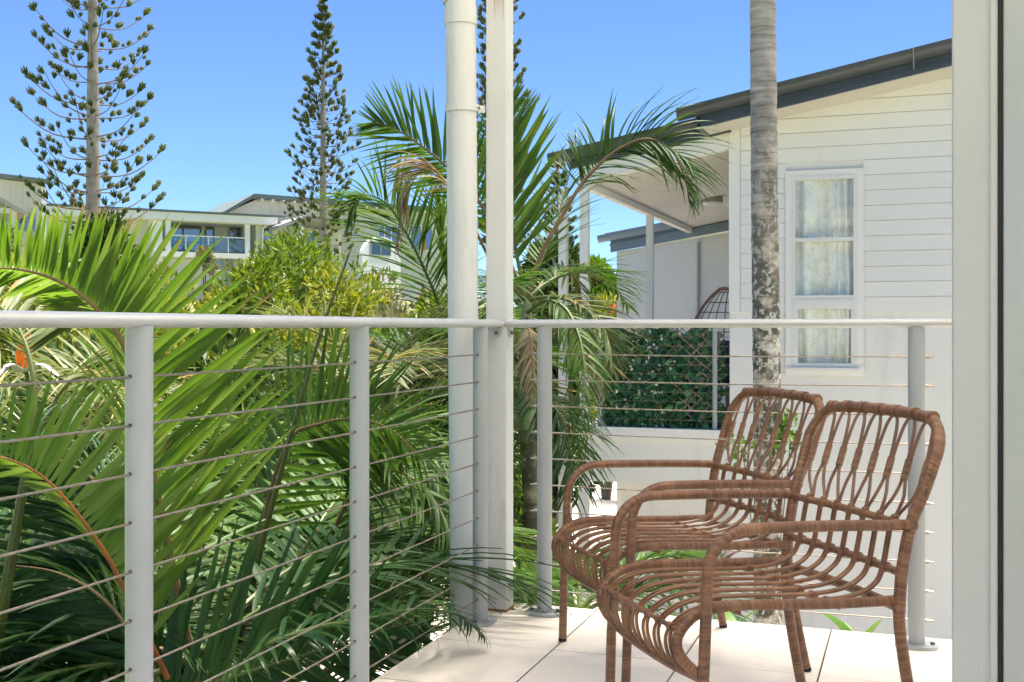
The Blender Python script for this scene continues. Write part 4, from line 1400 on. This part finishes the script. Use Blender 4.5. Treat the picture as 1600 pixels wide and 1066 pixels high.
# palm left of the downpipe, upright fronds against the far houses
pd_, CD = cane_palm('palm with loose pale fronds left of the downpipe, in front of the far houses', 712, 7.6, 580, 12, 11, 1.15, 0.46, 0.045, ('deep', 'pale', 'mature'), 705, (-35, 55), 0.013, 2)
frond(pd_, [CD, P(690, 490, 7.5), P(665, 425, 7.4), P(635, 365, 7.3), P(605, 320, 7.2), P(570, 305, 7.1), P(545, 330, 7.1)], 50, 0.60, 0.0125, 'mature', 'rachis', 0.014, 0.15, (camdir(0.9, 0.5, 0), camdir(-0.9, 0.0, 0.3)), 50, 30, (0.2, 0.7), True, jit=0.07)
frond(pd_, [CD, P(705, 470, 7.7), P(690, 400, 7.7), P(685, 340, 7.7), P(690, 290, 7.7)], 36, 0.5, 0.012, 'mature', 'rachis', 0.012, 0.2, None, 45, 24, (0.1, 0.5), False)

cane_palm('low arching palm between the middle railing posts, behind the bright fronds', 612, 6.6, 660, 13, 21, 1.1, 0.46, 0.04, ('deep', 'mature', 'pale'), None, (-10, 65), 0.0135)
cane_palm('strappy green palm showing just under the rail left of the middle post', 480, 7.6, 740, 12, 31, 1.2, 0.5, 0.045, ('mature', 'mature', 'fresh'), None, (-5, 60), 0.014)
cane_palm('dull green palm at the far left seen just below the top rail', 60, 6.4, 690, 13, 41, 1.3, 0.52, 0.045, ('deep', 'pale', 'pale'), None, (0, 65), 0.015)
cane_palm('small palm low beside the first far railing post, fronds below the tiles', 905, 5.6, 960, 9, 51, 0.9, 0.42, 0.03, ('deep', 'deep', 'mature'), None, (0, 55), 0.013)

# tall palm with the bare grey trunk in front of the weatherboard wall
DT = 8.0
tb0 = P(1200, 512, DT)
tb0.z = GZ
pt_all = [Vector((tb0.x, tb0.y, GZ))] + [P(x, y, DT) for x, y in ((1200, 760), (1197, 500), (1194, 250), (1192, 0), (1190, -300))]
tp = thing('palm_tree', 'tall palm with thick bare ringed grey trunk in front of the weatherboard wall', 'palm', tb0)
tpp = spline(pt_all, 420)
wr = []
for i, p in enumerate(tpp):
    base = 0.102 - 0.016 * i / 419
    ph = (i + 1.5 * math.sin(i * 0.13)) % 5.0 / 5.0           # ring scars
    wr.append(base * (1 + 0.022 * (1 - ph) ** 2 + 0.012 * math.sin(i * 0.31) + random.uniform(-0.006, 0.006)))
tube('trunk', tpp, wr, 'palm_trunk', tp, 26)
ctop = tpp[-1]
tube('crownshaft', [ctop - Vector((0, 0, 0.02)), ctop + Vector((0, 0, 0.3)), ctop + Vector((0, 0, 0.9))], [0.10, 0.12, 0.06], 'shaft', tp, 16)
random.seed(5)
for i in range(10):
    frond(tp, arc(ctop + Vector((0, 0, 0.85)), i * 137.5, 20 + 6 * i, 2.2, 80), 36, 0.6, 0.02, 'mature', 'rachis', 0.02, 0.2, None, 60, 30, (0.2, 0.6), False, 0.3)

# orange flower among the leaves at the far left
fl_ = thing('bird_of_paradise', 'orange crane-shaped flower with dry spathes among leaves at the far left, under the rail', 'flower', P(42, 700, 4.2))
tube('stem', spline([P(60, 900, 4.2), P(52, 720, 4.2), P(44, 600, 4.2), P(38, 578, 4.2)], 12), 0.008, 'rachis', fl_, 6)
for (x0, y0, x1, y1, x2, y2, w_) in ((34, 578, 36, 548, 46, 516, 0.011), (40, 580, 48, 552, 58, 524, 0.010), (30, 576, 27, 556, 33, 534, 0.008)):
    pts_ = spline([P(x0, y0, 4.2), P(x1, y1, 4.18), P(x2, y2, 4.16)], 9)
    MB().tube(pts_, [w_ * (0.35 + 1.3 * (i / 8) ** 0.7 * (1 - i / 8) ** 0.6) + 0.0006 for i in range(9)], 6).build('petal', M['orange'], fl_, 'auto')
for (x0, x1, y1) in ((38, -6, 592), (38, 92, 588), (30, 6, 574)):
    pts_ = spline([P(x0, 580, 4.2), P((x0 + x1) / 2, 570, 4.15), P(x1, y1, 4.1)], 9)
    MB().tube(pts_, [0.014 * (0.3 + (1 - i / 8) ** 0.5) for i in range(9)], 6, True, 1.0, 0.35).build('spathe', M['dry'], fl_, 'auto')

# climbing leaves on that trunk and small plants under it
def ball_pos(c_, rx, ry, rz, shell=0.6):
    def f(n):
        D = rng.normal(0, 1, (n, 3))
        D /= np.linalg.norm(D, axis=1)[:, None]
        rad = shell + (1 - shell) * rng.uniform(0, 1, (n, 1))
        return np.array(c_) + D * rad * np.array([rx, ry, rz]), D
    return f


vn = thing('climbing_plant', 'small bright green vine growing on the grey palm trunk behind the chair backs', 'plant', P(1200, 900, DT - 0.1))
q = P(1225, 680, DT - 0.12)
leaf_cloud(170, ball_pos(q, 0.14, 0.08, 0.17, 0.2), 0.055, M['tree_b'], 'foliage', vn, 0.55, 0.0)
q = P(1150, 700, DT - 0.05)
leaf_cloud(70, ball_pos(q, 0.13, 0.06, 0.12, 0.2), 0.05, M['tree_b'], 'foliage', vn, 0.55, 0.0)
for a, b in ((1195, 760), (1160, 700), (1235, 690)):
    tube('stem', spline([P(1200, 960, DT - 0.11), P((1200 + a) / 2, 860, DT - 0.12), P(a, b, DT - 0.12)], 10), 0.004, 'twig', vn, 5)


def strap_plant(label, c_, n, L, wdt, mat, cat='plant', el=(35, 80), droop=(0.3, 0.9)):
    t = thing('strap_leaf_plant', label, cat, c_)
    stem_h = max(0.05, c_.z - ground_h(c_.x, c_.y))
    tube('stem', [Vector((c_.x, c_.y, c_.z - stem_h)), c_ + Vector((0, 0, 0.02))], [0.02, 0.012], 'cane_trunk', t, 8)
    for i in range(n):
        az = R(i * 137.5 + random.uniform(-20, 20))
        e = R(random.uniform(*el))
        D = Vector((math.cos(az) * math.cos(e), math.sin(az) * math.cos(e), math.sin(e)))
        X = D.cross(Vector((0, 0, 1))).normalized()
        Z = X.cross(D)
        ln = L * random.uniform(0.7, 1.1)
        dr = random.uniform(*droop)
        kk = min(range(len(DROOPS)), key=lambda q_: abs(DROOPS[q_] - dr))
        o = bpy.data.objects.new('leaf', leaflet_mesh(kk, mat))
        link(o, t)
        p = c_ + Vector((0, 0, random.uniform(-0.05, 0.05)))
        o.matrix_basis = Matrix(((X.x * wdt, D.x * ln, Z.x * ln, p.x), (X.y * wdt, D.y * ln, Z.y * ln, p.y), (X.z * wdt, D.z * ln, Z.z * ln, p.z), (0, 0, 0, 1)))
    return t


random.seed(9)
strap_plant('purple strap-leaved plant at the foot of the grey palm trunk', P(1118, 900, 7.3), 16, 0.34, 0.024, 'purple')
strap_plant('low bright green rosette plant seen through the far chair seat', P(1065, 885, 7.0), 26, 0.28, 0.03, 'fresh', el=(10, 60))
strap_plant('second green rosette plant beside the purple leaves, nearer the trunk', P(1105, 888, 7.4), 20, 0.26, 0.03, 'mature', el=(10, 70))
strap_plant('broad green leaves rising just past the tile edge beside the right railing post', P(1340, 1020, 4.6), 11, 0.20, 0.042, 'fresh', el=(10, 60), droop=(0.2, 0.6))
strap_plant('broad green leaves past the tile edge under the far chair', P(1150, 1010, 4.8), 8, 0.18, 0.040, 'fresh', el=(20, 70), droop=(0.2, 0.6))
strap_plant('dark green leafy plant past the tile edge behind the chair legs', P(1260, 1030, 4.9), 10, 0.2, 0.035, 'mature', el=(10, 60), droop=(0.2, 0.7))

# ------------------------------------------------------------------ shrubs and trees
def shrub(label, px, d, top_py, hw_px, mat, n, leaf, base=None, squash=1.0, name='shrub', cat='shrub', clumps=26, bottom=0.15):
    """leafy crown made of clumps of small leaves round a branching stem"""
    b_ = P(px, 512, d)
    b_.z = ground_h(b_.x, b_.y)
    zt = P(px, top_py, d).z
    h = zt - b_.z
    rw = hw_px / F * d
    t = thing(name, label, cat, b_)
    cz0 = b_.z + h * bottom
    # clump centres fill an uneven dome
    cl = []
    for i in range(clumps):
        a = random.uniform(0, 2 * math.pi)
        zz = random.uniform(0.0, 1.0) ** 0.75
        rr_ = rw * math.sqrt(max(0.0, 1 - (max(0, zz - 0.35) / 0.65) ** 2)) * math.sqrt(random.uniform(0.15, 1))
        rad = rw * random.uniform(0.26, 0.42)
        zc = cz0 + (zt - cz0 - rad * 0.95) * zz
        cl.append((b_.x + rr_ * math.cos(a), b_.y + rr_ * math.sin(a), zc, rad))
    st = MB()
    for c_ in cl[::2]:
        top_ = Vector(c_[:3])
        st.tube(spline([b_ + Vector((random.uniform(-.1, .1), random.uniform(-.1, .1), -0.05)), b_.lerp(top_, 0.45) + Vector((0, 0, 0.15 * h)), top_], 8), [0.035 * (1 - i / 9) * max(1, h / 4) + 0.006 for i in range(8)], 5)
    st.build('stems', M['twig'], t)
    cl = np.array(cl)

    def pos(m):
        k_ = rng.integers(0, len(cl), m)
        D = rng.normal(0, 1, (m, 3))
        D /= np.linalg.norm(D, axis=1)[:, None]
        rad = cl[k_, 3][:, None] * (0.45 + 0.6 * rng.uniform(0, 1, (m, 1)) ** 0.6)
        C = cl[k_, :3] + D * rad * np.array([1, 1, squash])
        return C, D * 0.7
    leaf_cloud(n, pos, leaf, M[mat], 'crown', t, 0.36, 0.45, 'stuff', 0.45)
    return t


random.seed(17)
SH = [
    ('large yellow-green shrub in the middle distance below the tall thin pine', 470, 24, 364, 150, 'shrub_g', 13000, 0.17, 40),
    ('yellow-green shrub in front of the far verandah house', 392, 21, 396, 80, 'shrub_y', 5200, 0.15, 24),
    ('pale dusty shrub left of the round-topped white wall', 572, 27, 402, 76, 'shrub_o', 5000, 0.18, 20),
    ('yellow-green shrub at the far left just above the top rail', 60, 17, 398, 170, 'shrub_y', 9000, 0.15, 30),
    ('yellow-green shrub behind the bright upright palm leaflets', 230, 15, 412, 140, 'shrub_y', 8000, 0.14, 26),
    ('thin sapling in front of the glass balustrade of the far house', 322, 40, 374, 26, 'shrub_o', 1500, 0.2, 12),
    ('olive shrub seen between the palm fronds left of the downpipe', 650, 19, 428, 90, 'shrub_o', 5000, 0.15, 24),
    ('round bright green tree beside the verandah of the weatherboard house', 932, 30, 404, 46, 'tree_b', 6500, 0.2, 26),
    ('low yellow-green shrub under the round bright tree', 945, 25, 462, 60, 'shrub_y', 3000, 0.15, 18),
    ('dark tree behind the corner post and its palm', 862, 22, 372, 70, 'shrub_d', 7000, 0.16, 30),
    ('tall pale shrub beside the house at the far left edge', 12, 27, 352, 50, 'shrub_o', 3000, 0.18, 18),
    ('brown-green bushy growth round the foot of the big pine', 170, 41, 332, 72, 'shrub_d', 5000, 0.30, 24),
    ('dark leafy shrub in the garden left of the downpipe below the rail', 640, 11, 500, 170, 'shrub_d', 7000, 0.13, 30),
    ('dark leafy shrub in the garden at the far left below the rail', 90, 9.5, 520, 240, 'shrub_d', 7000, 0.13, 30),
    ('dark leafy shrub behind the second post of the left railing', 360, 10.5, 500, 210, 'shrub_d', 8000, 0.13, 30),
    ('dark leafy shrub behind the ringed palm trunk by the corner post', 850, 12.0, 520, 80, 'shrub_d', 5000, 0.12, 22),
    ('mid green shrub low behind the palm trunk by the corner post', 818, 9.4, 735, 60, 'shrub_g', 2600, 0.10, 16),
    ('rounded green shrub left of the large one, under the glass balustrade', 405, 20, 398, 85, 'shrub_g', 6500, 0.14, 26),
    ('rounded yellow-green shrub right of the large one, left of the white arch', 535, 21, 404, 90, 'shrub_y', 6500, 0.14, 26),
    ('olive-green shrub in front of the white arch, touching the downpipe', 640, 15.5, 440, 95, 'shrub_g', 6500, 0.12, 26),
    ('yellow-green shrub behind the palms under the middle of the rail', 470, 13.5, 470, 120, 'shrub_y', 5500, 0.13, 26),
]
for lb, px, d, tpy, hw, mt, n, lf, ncl in SH:
    so_ = shrub(lb, px, d, tpy, hw, mt, n, lf, clumps=ncl)
    if lb.startswith('low yellow-green shrub under'):
        leaf_cloud(16, ball_pos(P(958, 482, 24.4), 0.06, 0.06, 0.12, 0.2), 0.09, M['red'], 'red_flower', so_, 0.7)


# ------------------------------------------------------------------ pines with tiered upswept branches
def tuft_proto(n=11):
    """brush of short spikes pointing up and out"""
    V, Fc = [], []
    for i in range(n):
        a = i * 2.399
        tl = 0.15 + 0.55 * (i / n)
        D = np.array([math.cos(a) * tl, math.sin(a) * tl, 1.0])
        D /= np.linalg.norm(D)
        X = np.cross(D, [0.3, 0.9, 0.1])
        X /= np.linalg.norm(X)
        Y = np.cross(D, X)
        ln = 1.0 - 0.35 * (i / n)
        o = len(V)
        for t, w_ in ((0.0, 0.035), (0.5, 0.075), (0.85, 0.05)):
            for k in range(3):
                b = 2 * math.pi * k / 3
                V.append(D * t * ln + (X * math.cos(b) + Y * math.sin(b)) * w_)
        V.append(D * ln)
        for j in range(2):
            for k in range(3):
                p, q_ = o + j * 3 + k, o + j * 3 + (k + 1) % 3
                Fc += [(p, q_, q_ + 3), (p, q_ + 3, p + 3)]
        for k in range(3):
            Fc.append((o + 6 + k, o + 6 + (k + 1) % 3, o + 9))
    return np.array(V), np.array(Fc)


TV, TF = tuft_proto()


def pine(label, px, d, ztop, r_trunk, zlow, prof, spacing, nb, tuft, per, rise=0.35, seed=1, miss=0.08, base_z=None, lean=0.0):
    random.seed(seed)
    b_ = P(px, 512, d)
    b_.z = ground_h(b_.x, b_.y) if base_z is None else base_z
    t = thing('pine_tree', label, 'pine', b_, 'pines on the hillside')
    H = ztop - b_.z
    zs = np.linspace(b_.z - 0.2, ztop, 30)
    tube('trunk', [(b_.x + lean * (z - b_.z), b_.y, z) for z in zs], [max(0.015, r_trunk * (1 - (z - b_.z) / (H + 0.3)) ** 0.75) for z in zs], 'bark', t, 12)
    br = MB()
    Ms = []
    z = zlow
    while z < ztop - 0.1:
        Lb = prof(z)
        a0 = random.uniform(0, 6.28)
        for k in range(nb):
            if random.random() < miss:
                continue
            a = a0 + 2 * math.pi * k / nb + random.uniform(-0.2, 0.2)
            ln = Lb * random.uniform(0.7, 1.08)
            dr = Vector((math.cos(a), math.sin(a), 0))
            p0 = Vector((b_.x + lean * (z - b_.z), b_.y, z + random.uniform(-0.08, 0.08)))
            p1 = p0 + dr * ln * 0.5 + Vector((0, 0, ln * (rise * 0.25 - 0.05)))
            p2 = p0 + dr * ln * 0.85 + Vector((0, 0, ln * rise * 0.7))
            p3 = p0 + dr * ln + Vector((0, 0, ln * rise * 1.1))
            cs = spline([p0, p1, p2, p3], 10)
            br.tube(cs, [max(0.008, 0.010 * ln * (1 - i / 11)) + 0.007 for i in range(10)], 4)
            side = dr.cross(Vector((0, 0, 1)))
            for m_ in range(per):
                s = (0.22 + 0.78 * (m_ + random.random()) / per) if per > 1 else 1.0
                x = min(8.999, s * 9)
                i0 = int(x)
                p = cs[i0].lerp(cs[i0 + 1], x - i0)
                sg = random.choice((-1, 1)) * (0 if s > 0.95 else random.uniform(0.1, 1)) * 0.22 * ln * (1.05 - s) * 2.0
                p = p + side * sg + Vector((0, 0, abs(sg) * 0.35))
                Ms.append((p, (dr * 0.5 + side * (0.6 if sg > 0 else -0.6 if sg < 0 else 0) + Vector((0, 0, 1.0))).normalized(), tuft * random.uniform(0.6, 1.25)))
        z += spacing * random.uniform(0.85, 1.15)
    stuff(br.build('branches', M['twig'], t))
    Vs = []
    for p, D, s in Ms:
        X = D.orthogonal().normalized()
        Y = D.cross(X)
        A = np.array([[X.x, Y.x, D.x], [X.y, Y.y, D.y], [X.z, Y.z, D.z]]) * s
        Vs.append(TV @ A.T + np.array(p) - np.array(D) * s * 0.15)
    nT = len(Vs)
    Fc = (TF[None] + (np.arange(nT) * len(TV))[:, None, None]).reshape(-1, 3)
    mesh_np('crown', np.concatenate(Vs), Fc, M['pine'], t, 'stuff')
    return t


pine('tall open pine at the upper left with a thick pale trunk and sparse tiered branches', 145, 45, 25.0, 0.33, 5.0, lambda z: 3.1 * max(0.05, 1 - (z - 4.5) / 21.0) ** 0.6, 0.72, 5, 0.38, 6, 0.42, 2, 0.12)
pine('slender pointed pine standing against the sky in front of the far houses', 505, 58, 17.7, 0.24, 4.6, lambda z: max(0.10, 1.95 * min(1.0, (17.8 - z) / 8.0) ** 0.95), 0.46, 5, 0.36, 5, 0.36, 4, 0.12)
pine('pine mostly hidden behind the corner post', 780, 58, 25.0, 0.30, 5.0, lambda z: 1.75 * max(0.05, 1 - (z - 5) / 21.0) ** 0.5, 0.60, 5, 0.38, 5, 0.42, 6, 0.1)
pine('small distant pine between the corner post palm and the verandah roof', 872, 66, 11.4, 0.18, 3.0, lambda z: max(0.15, 1.2 * min(1.0, (11.6 - z) / 6.0) ** 0.8), 0.55, 5, 0.42, 5, 0.35, 8, 0.1)

# ------------------------------------------------------------------ far houses on the hillside
class Frame:
    """local building frame: x along the facade, y into the building, z up"""

    def __init__(s, px, d, vp):
        s.o = P(px, 512, d)
        s.o.z = 0
        e = Vector(((vp - 800) / F, 1.0))
        e.normalize()
        s.e = cam2w(e.x, e.y)
        s.e.z = 0
        s.n = Vector((-s.e.y, s.e.x, 0))          # into the building
        if s.n.dot(cam2w(0, 1)) < 0:
            s.n = -s.n

    def w(s, x, y, z):
        return s.o + s.e * x + s.n * y + Vector((0, 0, z))

    def x_at(s, px):
        """facade x whose pixel column is px (y = 0)"""
        lo, hi = -60.0, 60.0
        f = lambda x: s.px(s.w(x, 0, 0))
        for _ in range(60):
            m = (lo + hi) / 2
            if f(m) < px:
                lo = m
            else:
                hi = m
        return lo

    def px(s, p):
        x = CA * p.x + SA * p.y
        d = -SA * p.x + CA * p.y
        return 800 + F * x / d

    def z_at(s, x, py, y=0):
        p = s.w(x, y, 0)
        d = -SA * p.x + CA * p.y
        return CZ - (py - 512) / F * d

    def box(s, mb, x0, x1, y0, y1, z0, z1):
        c_ = [s.w(x, y, z) for z in (z0, z1) for x, y in ((x0, y0), (x1, y0), (x1, y1), (x0, y1))]
        mb.add(c_, [(0, 3, 2, 1), (4, 5, 6, 7), (0, 1, 5, 4), (1, 2, 6, 5), (2, 3, 7, 6), (3, 0, 4, 7)])
        return mb

    def prism(s, mb, poly, y0, y1):
        n = len(poly)
        vs = [s.w(x, y0, z) for x, z in poly] + [s.w(x, y1, z) for x, z in poly]
        mb.add(vs, [tuple(range(n)), tuple(reversed(range(n, 2 * n)))] + [(i, i + n, (i + 1) % n + n, (i + 1) % n) for i in range(n)])
        return mb

    def part(s, name, mat, parent, *boxes):
        mb = MB()
        for b in boxes:
            s.box(mb, *b)
        return mb.build(name, M[mat], parent)

    def window(s, parent, px0, px1, py0, py1, y, glass='smoke', mull=(), frame='far_white', fw=0.06):
        x0, x1 = s.x_at(px0), s.x_at(px1)
        xm = (x0 + x1) / 2
        z1, z0 = s.z_at(xm, py0, y), s.z_at(xm, py1, y)
        wo = s.part('window', frame, parent, (x0, x1, y - 0.06, y - 0.002, z1 - fw, z1), (x0, x1, y - 0.06, y - 0.002, z0, z0 + fw), (x0, x0 + fw, y - 0.06, y - 0.002, z0 + fw, z1 - fw), (x1 - fw, x1, y - 0.06, y - 0.002, z0 + fw, z1 - fw),
                    *[(x0 + (x1 - x0) * q - fw / 2, x0 + (x1 - x0) * q + fw / 2, y - 0.055, y - 0.002, z0 + fw, z1 - fw) for q in mull])
        s.part('backing', 'room', wo, (x0 + fw, x1 - fw, y - 0.012, y - 0.004, z0 + fw, z1 - fw))
        s.part('pane', glass, wo, (x0 + fw, x1 - fw, y - 0.034, y - 0.028, z0 + fw, z1 - fw))
        return wo


fa = Frame(262, 70, 3800)
X = fa.x_at
fl = fa.z_at(0, 393)
ce = fa.z_at(0, 345)
tp_ = fa.z_at(0, 331)
hb = thing('house', 'far white house with flat-roofed verandah between the two left pines', 'house', fa.w(4, 2, fl - 3))
xl, xr = X(60), X(432)
xpl, xpr = X(262), X(392)
fa.part('wall', 'cream', hb, (X(238), X(402), 2.6, 2.8, fl, ce + 0.3), (X(402), X(444), 0.3, 6, fl - 3.4, ce + 0.3), (X(60), X(238), 1.0, 1.2, fl - 3.4, ce + 0.2), (X(240), X(402), 0.5, 0.7, fl - 3.4, fl - 0.4))
fa.part('wing_wall', 'far_white', hb, (X(240) - 0.1, X(262) - 0.3, 0.05, 2.6, fl - 3.4, ce + 0.2))
rf = fa.part('roof', 'far_white', hb, (xl, xr, -0.25, 3.2, tp_ - 0.50, tp_ - 0.04))
fa.part('roof_edge', 'far_roof', rf, (xl - 0.1, xr + 0.5, -0.34, 3.4, tp_ - 0.038, tp_ + 0.10))
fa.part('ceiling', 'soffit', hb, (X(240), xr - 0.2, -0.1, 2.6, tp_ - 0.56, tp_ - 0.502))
for px in (263, 387):
    fa.part('post', 'far_white', hb, (X(px) - 0.16, X(px) + 0.16, 0.0, 0.3, fl - 3.3 if px > 300 else fl, tp_ - 0.50))
fa.part('floor_edge', 'far_white', hb, (X(240), xr - 1.2, -0.2, 2.6, fl - 0.33, fl))
fa.part('lower_post', 'blue_grey', hb, (X(356), X(364), 0.0, 0.3, fl - 3.3, fl - 0.34))
fa.window(hb, 273, 332, 349, 392, 2.6, 'smoke', (0.5,), 'far_roof', 0.1)
fa.window(hb, 338, 353, 351, 391, 2.6, 'smoke', (), 'far_roof', 0.1)
fa.window(hb, 376, 397, 352, 376, 2.6, 'smoke', (0.55,), 'far_grey', 0.07)
fa.window(hb, 413, 427, 354, 376, 0.3, 'smoke', (), 'far_grey', 0.06)
fa.window(hb, 336, 352, 406, 420, 0.5, 'smoke', (), 'far_grey', 0.06)
bl = thing('glass_balustrade', 'glass balustrade with white rail along the far verandah', 'balustrade', fa.w(2, 0, fl))
fa.part('rail', 'far_white', bl, (X(266), X(384), 0.02, 0.10, fl + 0.98, fl + 1.05))
for px in (291, 326, 357):
    fa.part('stanchion', 'far_white', bl, (X(px) - 0.03, X(px) + 0.03, 0.03, 0.09, fl, fl + 0.98))
xs_ = [X(267), X(291), X(326), X(357), X(384)]
for a, b in zip(xs_, xs_[1:]):
    fa.part('pane', 'clear', bl, (a + 0.06, b - 0.06, 0.05, 0.065, fl + 0.08, fl + 0.96))
tube('downpipe', [fa.w(X(430), -0.3, fa.z_at(X(430), 345)), fa.w(X(420), -0.1, fa.z_at(X(420), 350)), fa.w(X(412), 0.15, fa.z_at(X(412), 356)), fa.w(X(411), 0.2, fl - 3)], 0.06, 'far_white', hb, 8)

# house with the high skillion roof behind it, running off to the right
fb = Frame(400, 78, 3800)
X = fb.x_at
hs = thing('house', 'far cream house with a raking dark roof behind the slender pine', 'house', fb.w(8, 3, 3))
zl = fb.z_at(X(400), 312)
zr = fb.z_at(X(700), 334)
fb.prism(MB(), [(X(350), 1.0), (X(708), 1.0), (X(708), zr), (X(400), zl), (X(350), fb.z_at(X(350), 335))], 0.0, 7.0).build('wall', M['cream'], hs)
for a in np.linspace(X(408), X(700), 22):
    f = (a - X(400)) / (X(700) - X(400))
    fb.part('batten', 'cream', hs, (a - 0.03, a + 0.03, -0.025, -0.001, 4.0, zl + (zr - zl) * f - 0.2))
x0, x1 = X(398) - 0.3, X(712)
rf = fb.prism(MB(), [(x0, zl + 0.02), (x1, zr + 0.02), (x1, zr + 0.30), (x0, zl + 0.30)], -0.9, 7.5).build('roof', M['far_roof'], hs)
fb.prism(MB(), [(X(345), fb.z_at(X(345), 338) + 0.02), (x0 - 0.02, zl + 0.03), (x0 - 0.02, zl + 0.29), (X(345), fb.z_at(X(345), 338) + 0.26)], -0.9, 7.5).build('roof', M['far_roof'], hs)
for a in np.linspace(X(404), X(700), 20):
    f = (a - X(400)) / (X(700) - X(400))
    zz = zl + (zr - zl) * f
    fb.part('rafter', 'far_white', rf, (a - 0.05, a + 0.05, -0.85, -0.002, zz - 0.16, zz + 0.015))
fb.window(hs, 590, 622, 352, 392, 0.0, 'smoke', (0.33, 0.66), 'far_white', 0.08)
fb.window(hs, 640, 676, 352, 392, 0.0, 'smoke', (0.5,), 'far_white', 0.08)
fb.part('orange_strip', 'orange', hs, (X(660), X(664), -0.12, -0.03, fb.z_at(X(662), 392), fb.z_at(X(662), 352)))
# lower porch roof in front of it
fc = Frame(436, 72, 3800)
X = fc.x_at
zz = fc.z_at(0, 352)
fc.prism(MB(), [(X(434), zz - 0.25), (X(476), zz + 0.45), (X(560), zz + 0.2), (X(560), zz + 0.42), (X(476), zz + 0.68), (X(434), zz - 0.02)], -0.2, 4.5).build('porch_roof', M['far_grey'], hs)
fc.part('porch_post', 'far_white', hs, (X(472) - 0.12, X(472) + 0.12, 0.0, 0.24, 1.0, zz + 0.2))
fc.part('porch_wall', 'cream', hs, (X(436), X(560), 3.0, 3.2, 1.0, zz + 0.15))
fc.window(hs, 500, 540, 362, 385, 3.0, 'smoke', (0.5,), 'far_white', 0.07)

# white wall with a round top, gate-like, right of the shrubs
fd = Frame(595, 46, 3000)
aw = thing('arched_wall', 'white wall with a rounded top and grid window seen through the palm fronds', 'wall', fd.w(0, 0, 1))
X = fd.x_at
xa, xb = X(566), X(626)
zc_, rz_ = fd.z_at(0, 402), fd.z_at(0, 370) - fd.z_at(0, 402)
poly = [(xa, 0.4), (xb, 0.4)] + [((xa + xb) / 2 + (xb - xa) / 2 * math.cos(a), zc_ + rz_ * math.sin(a)) for a in np.linspace(0, math.pi, 20)]
fd.prism(MB(), poly, 0.0, 0.25).build('wall', M['far_white'], aw)
fd.window(aw, 578, 610, 378, 400, 0.0, 'clear', (0.5,), 'far_grey', 0.04)

# house at the far left edge
fe = Frame(20, 52, 3000)
X = fe.x_at
he = thing('house', 'cream house with green roof edge at the far left beside the big pine', 'house', fe.w(-2, 2, 1))
zt0 = fe.z_at(X(66), 288)
fe.prism(MB(), [(X(-140), 0.5), (X(68), 0.5), (X(68), zt0), (X(-140), zt0 + 0.25)], 0.0, 6.0).build('wall', M['cream'], he)
for a in np.linspace(X(-60), X(62), 14):
    fe.part('batten', 'cream', he, (a - 0.02, a + 0.02, -0.022, -0.001, 2.0, zt0 - 0.1))
fe.prism(MB(), [(X(-140), zt0 + 0.27), (X(72), zt0 + 0.01), (X(72), zt0 + 0.16), (X(-140), zt0 + 0.42)], -0.7, 6.4).build('roof', M['far_roof'], he)
fe.part('corner_board', 'far_white', he, (X(66) - 0.06, X(70) + 0.05, -0.03, 0.2, 0.5, zt0))
fe.window(he, 28, 56, 332, 362, 0.0, 'smoke', (0.5,), 'far_grey', 0.07)
ff = Frame(0, 48, 3000)
X = ff.x_at
za = ff.z_at(0, 322)
ff.prism(MB(), [(X(-60), za + 0.8), (X(36), za - 0.45), (X(36), za - 0.3), (X(-60), za + 1.0)], -0.8, 3.0).build('porch_roof', M['far_grey'], he)
ff.part('porch_post', 'far_white', he, (X(18) - 0.09, X(18) + 0.09, -0.5, -0.32, 0.5, za - 0.1))
ff.part('porch_beam', 'far_white', he, (X(-60), X(20), -0.52, -0.30, za - 0.32, za - 0.12))
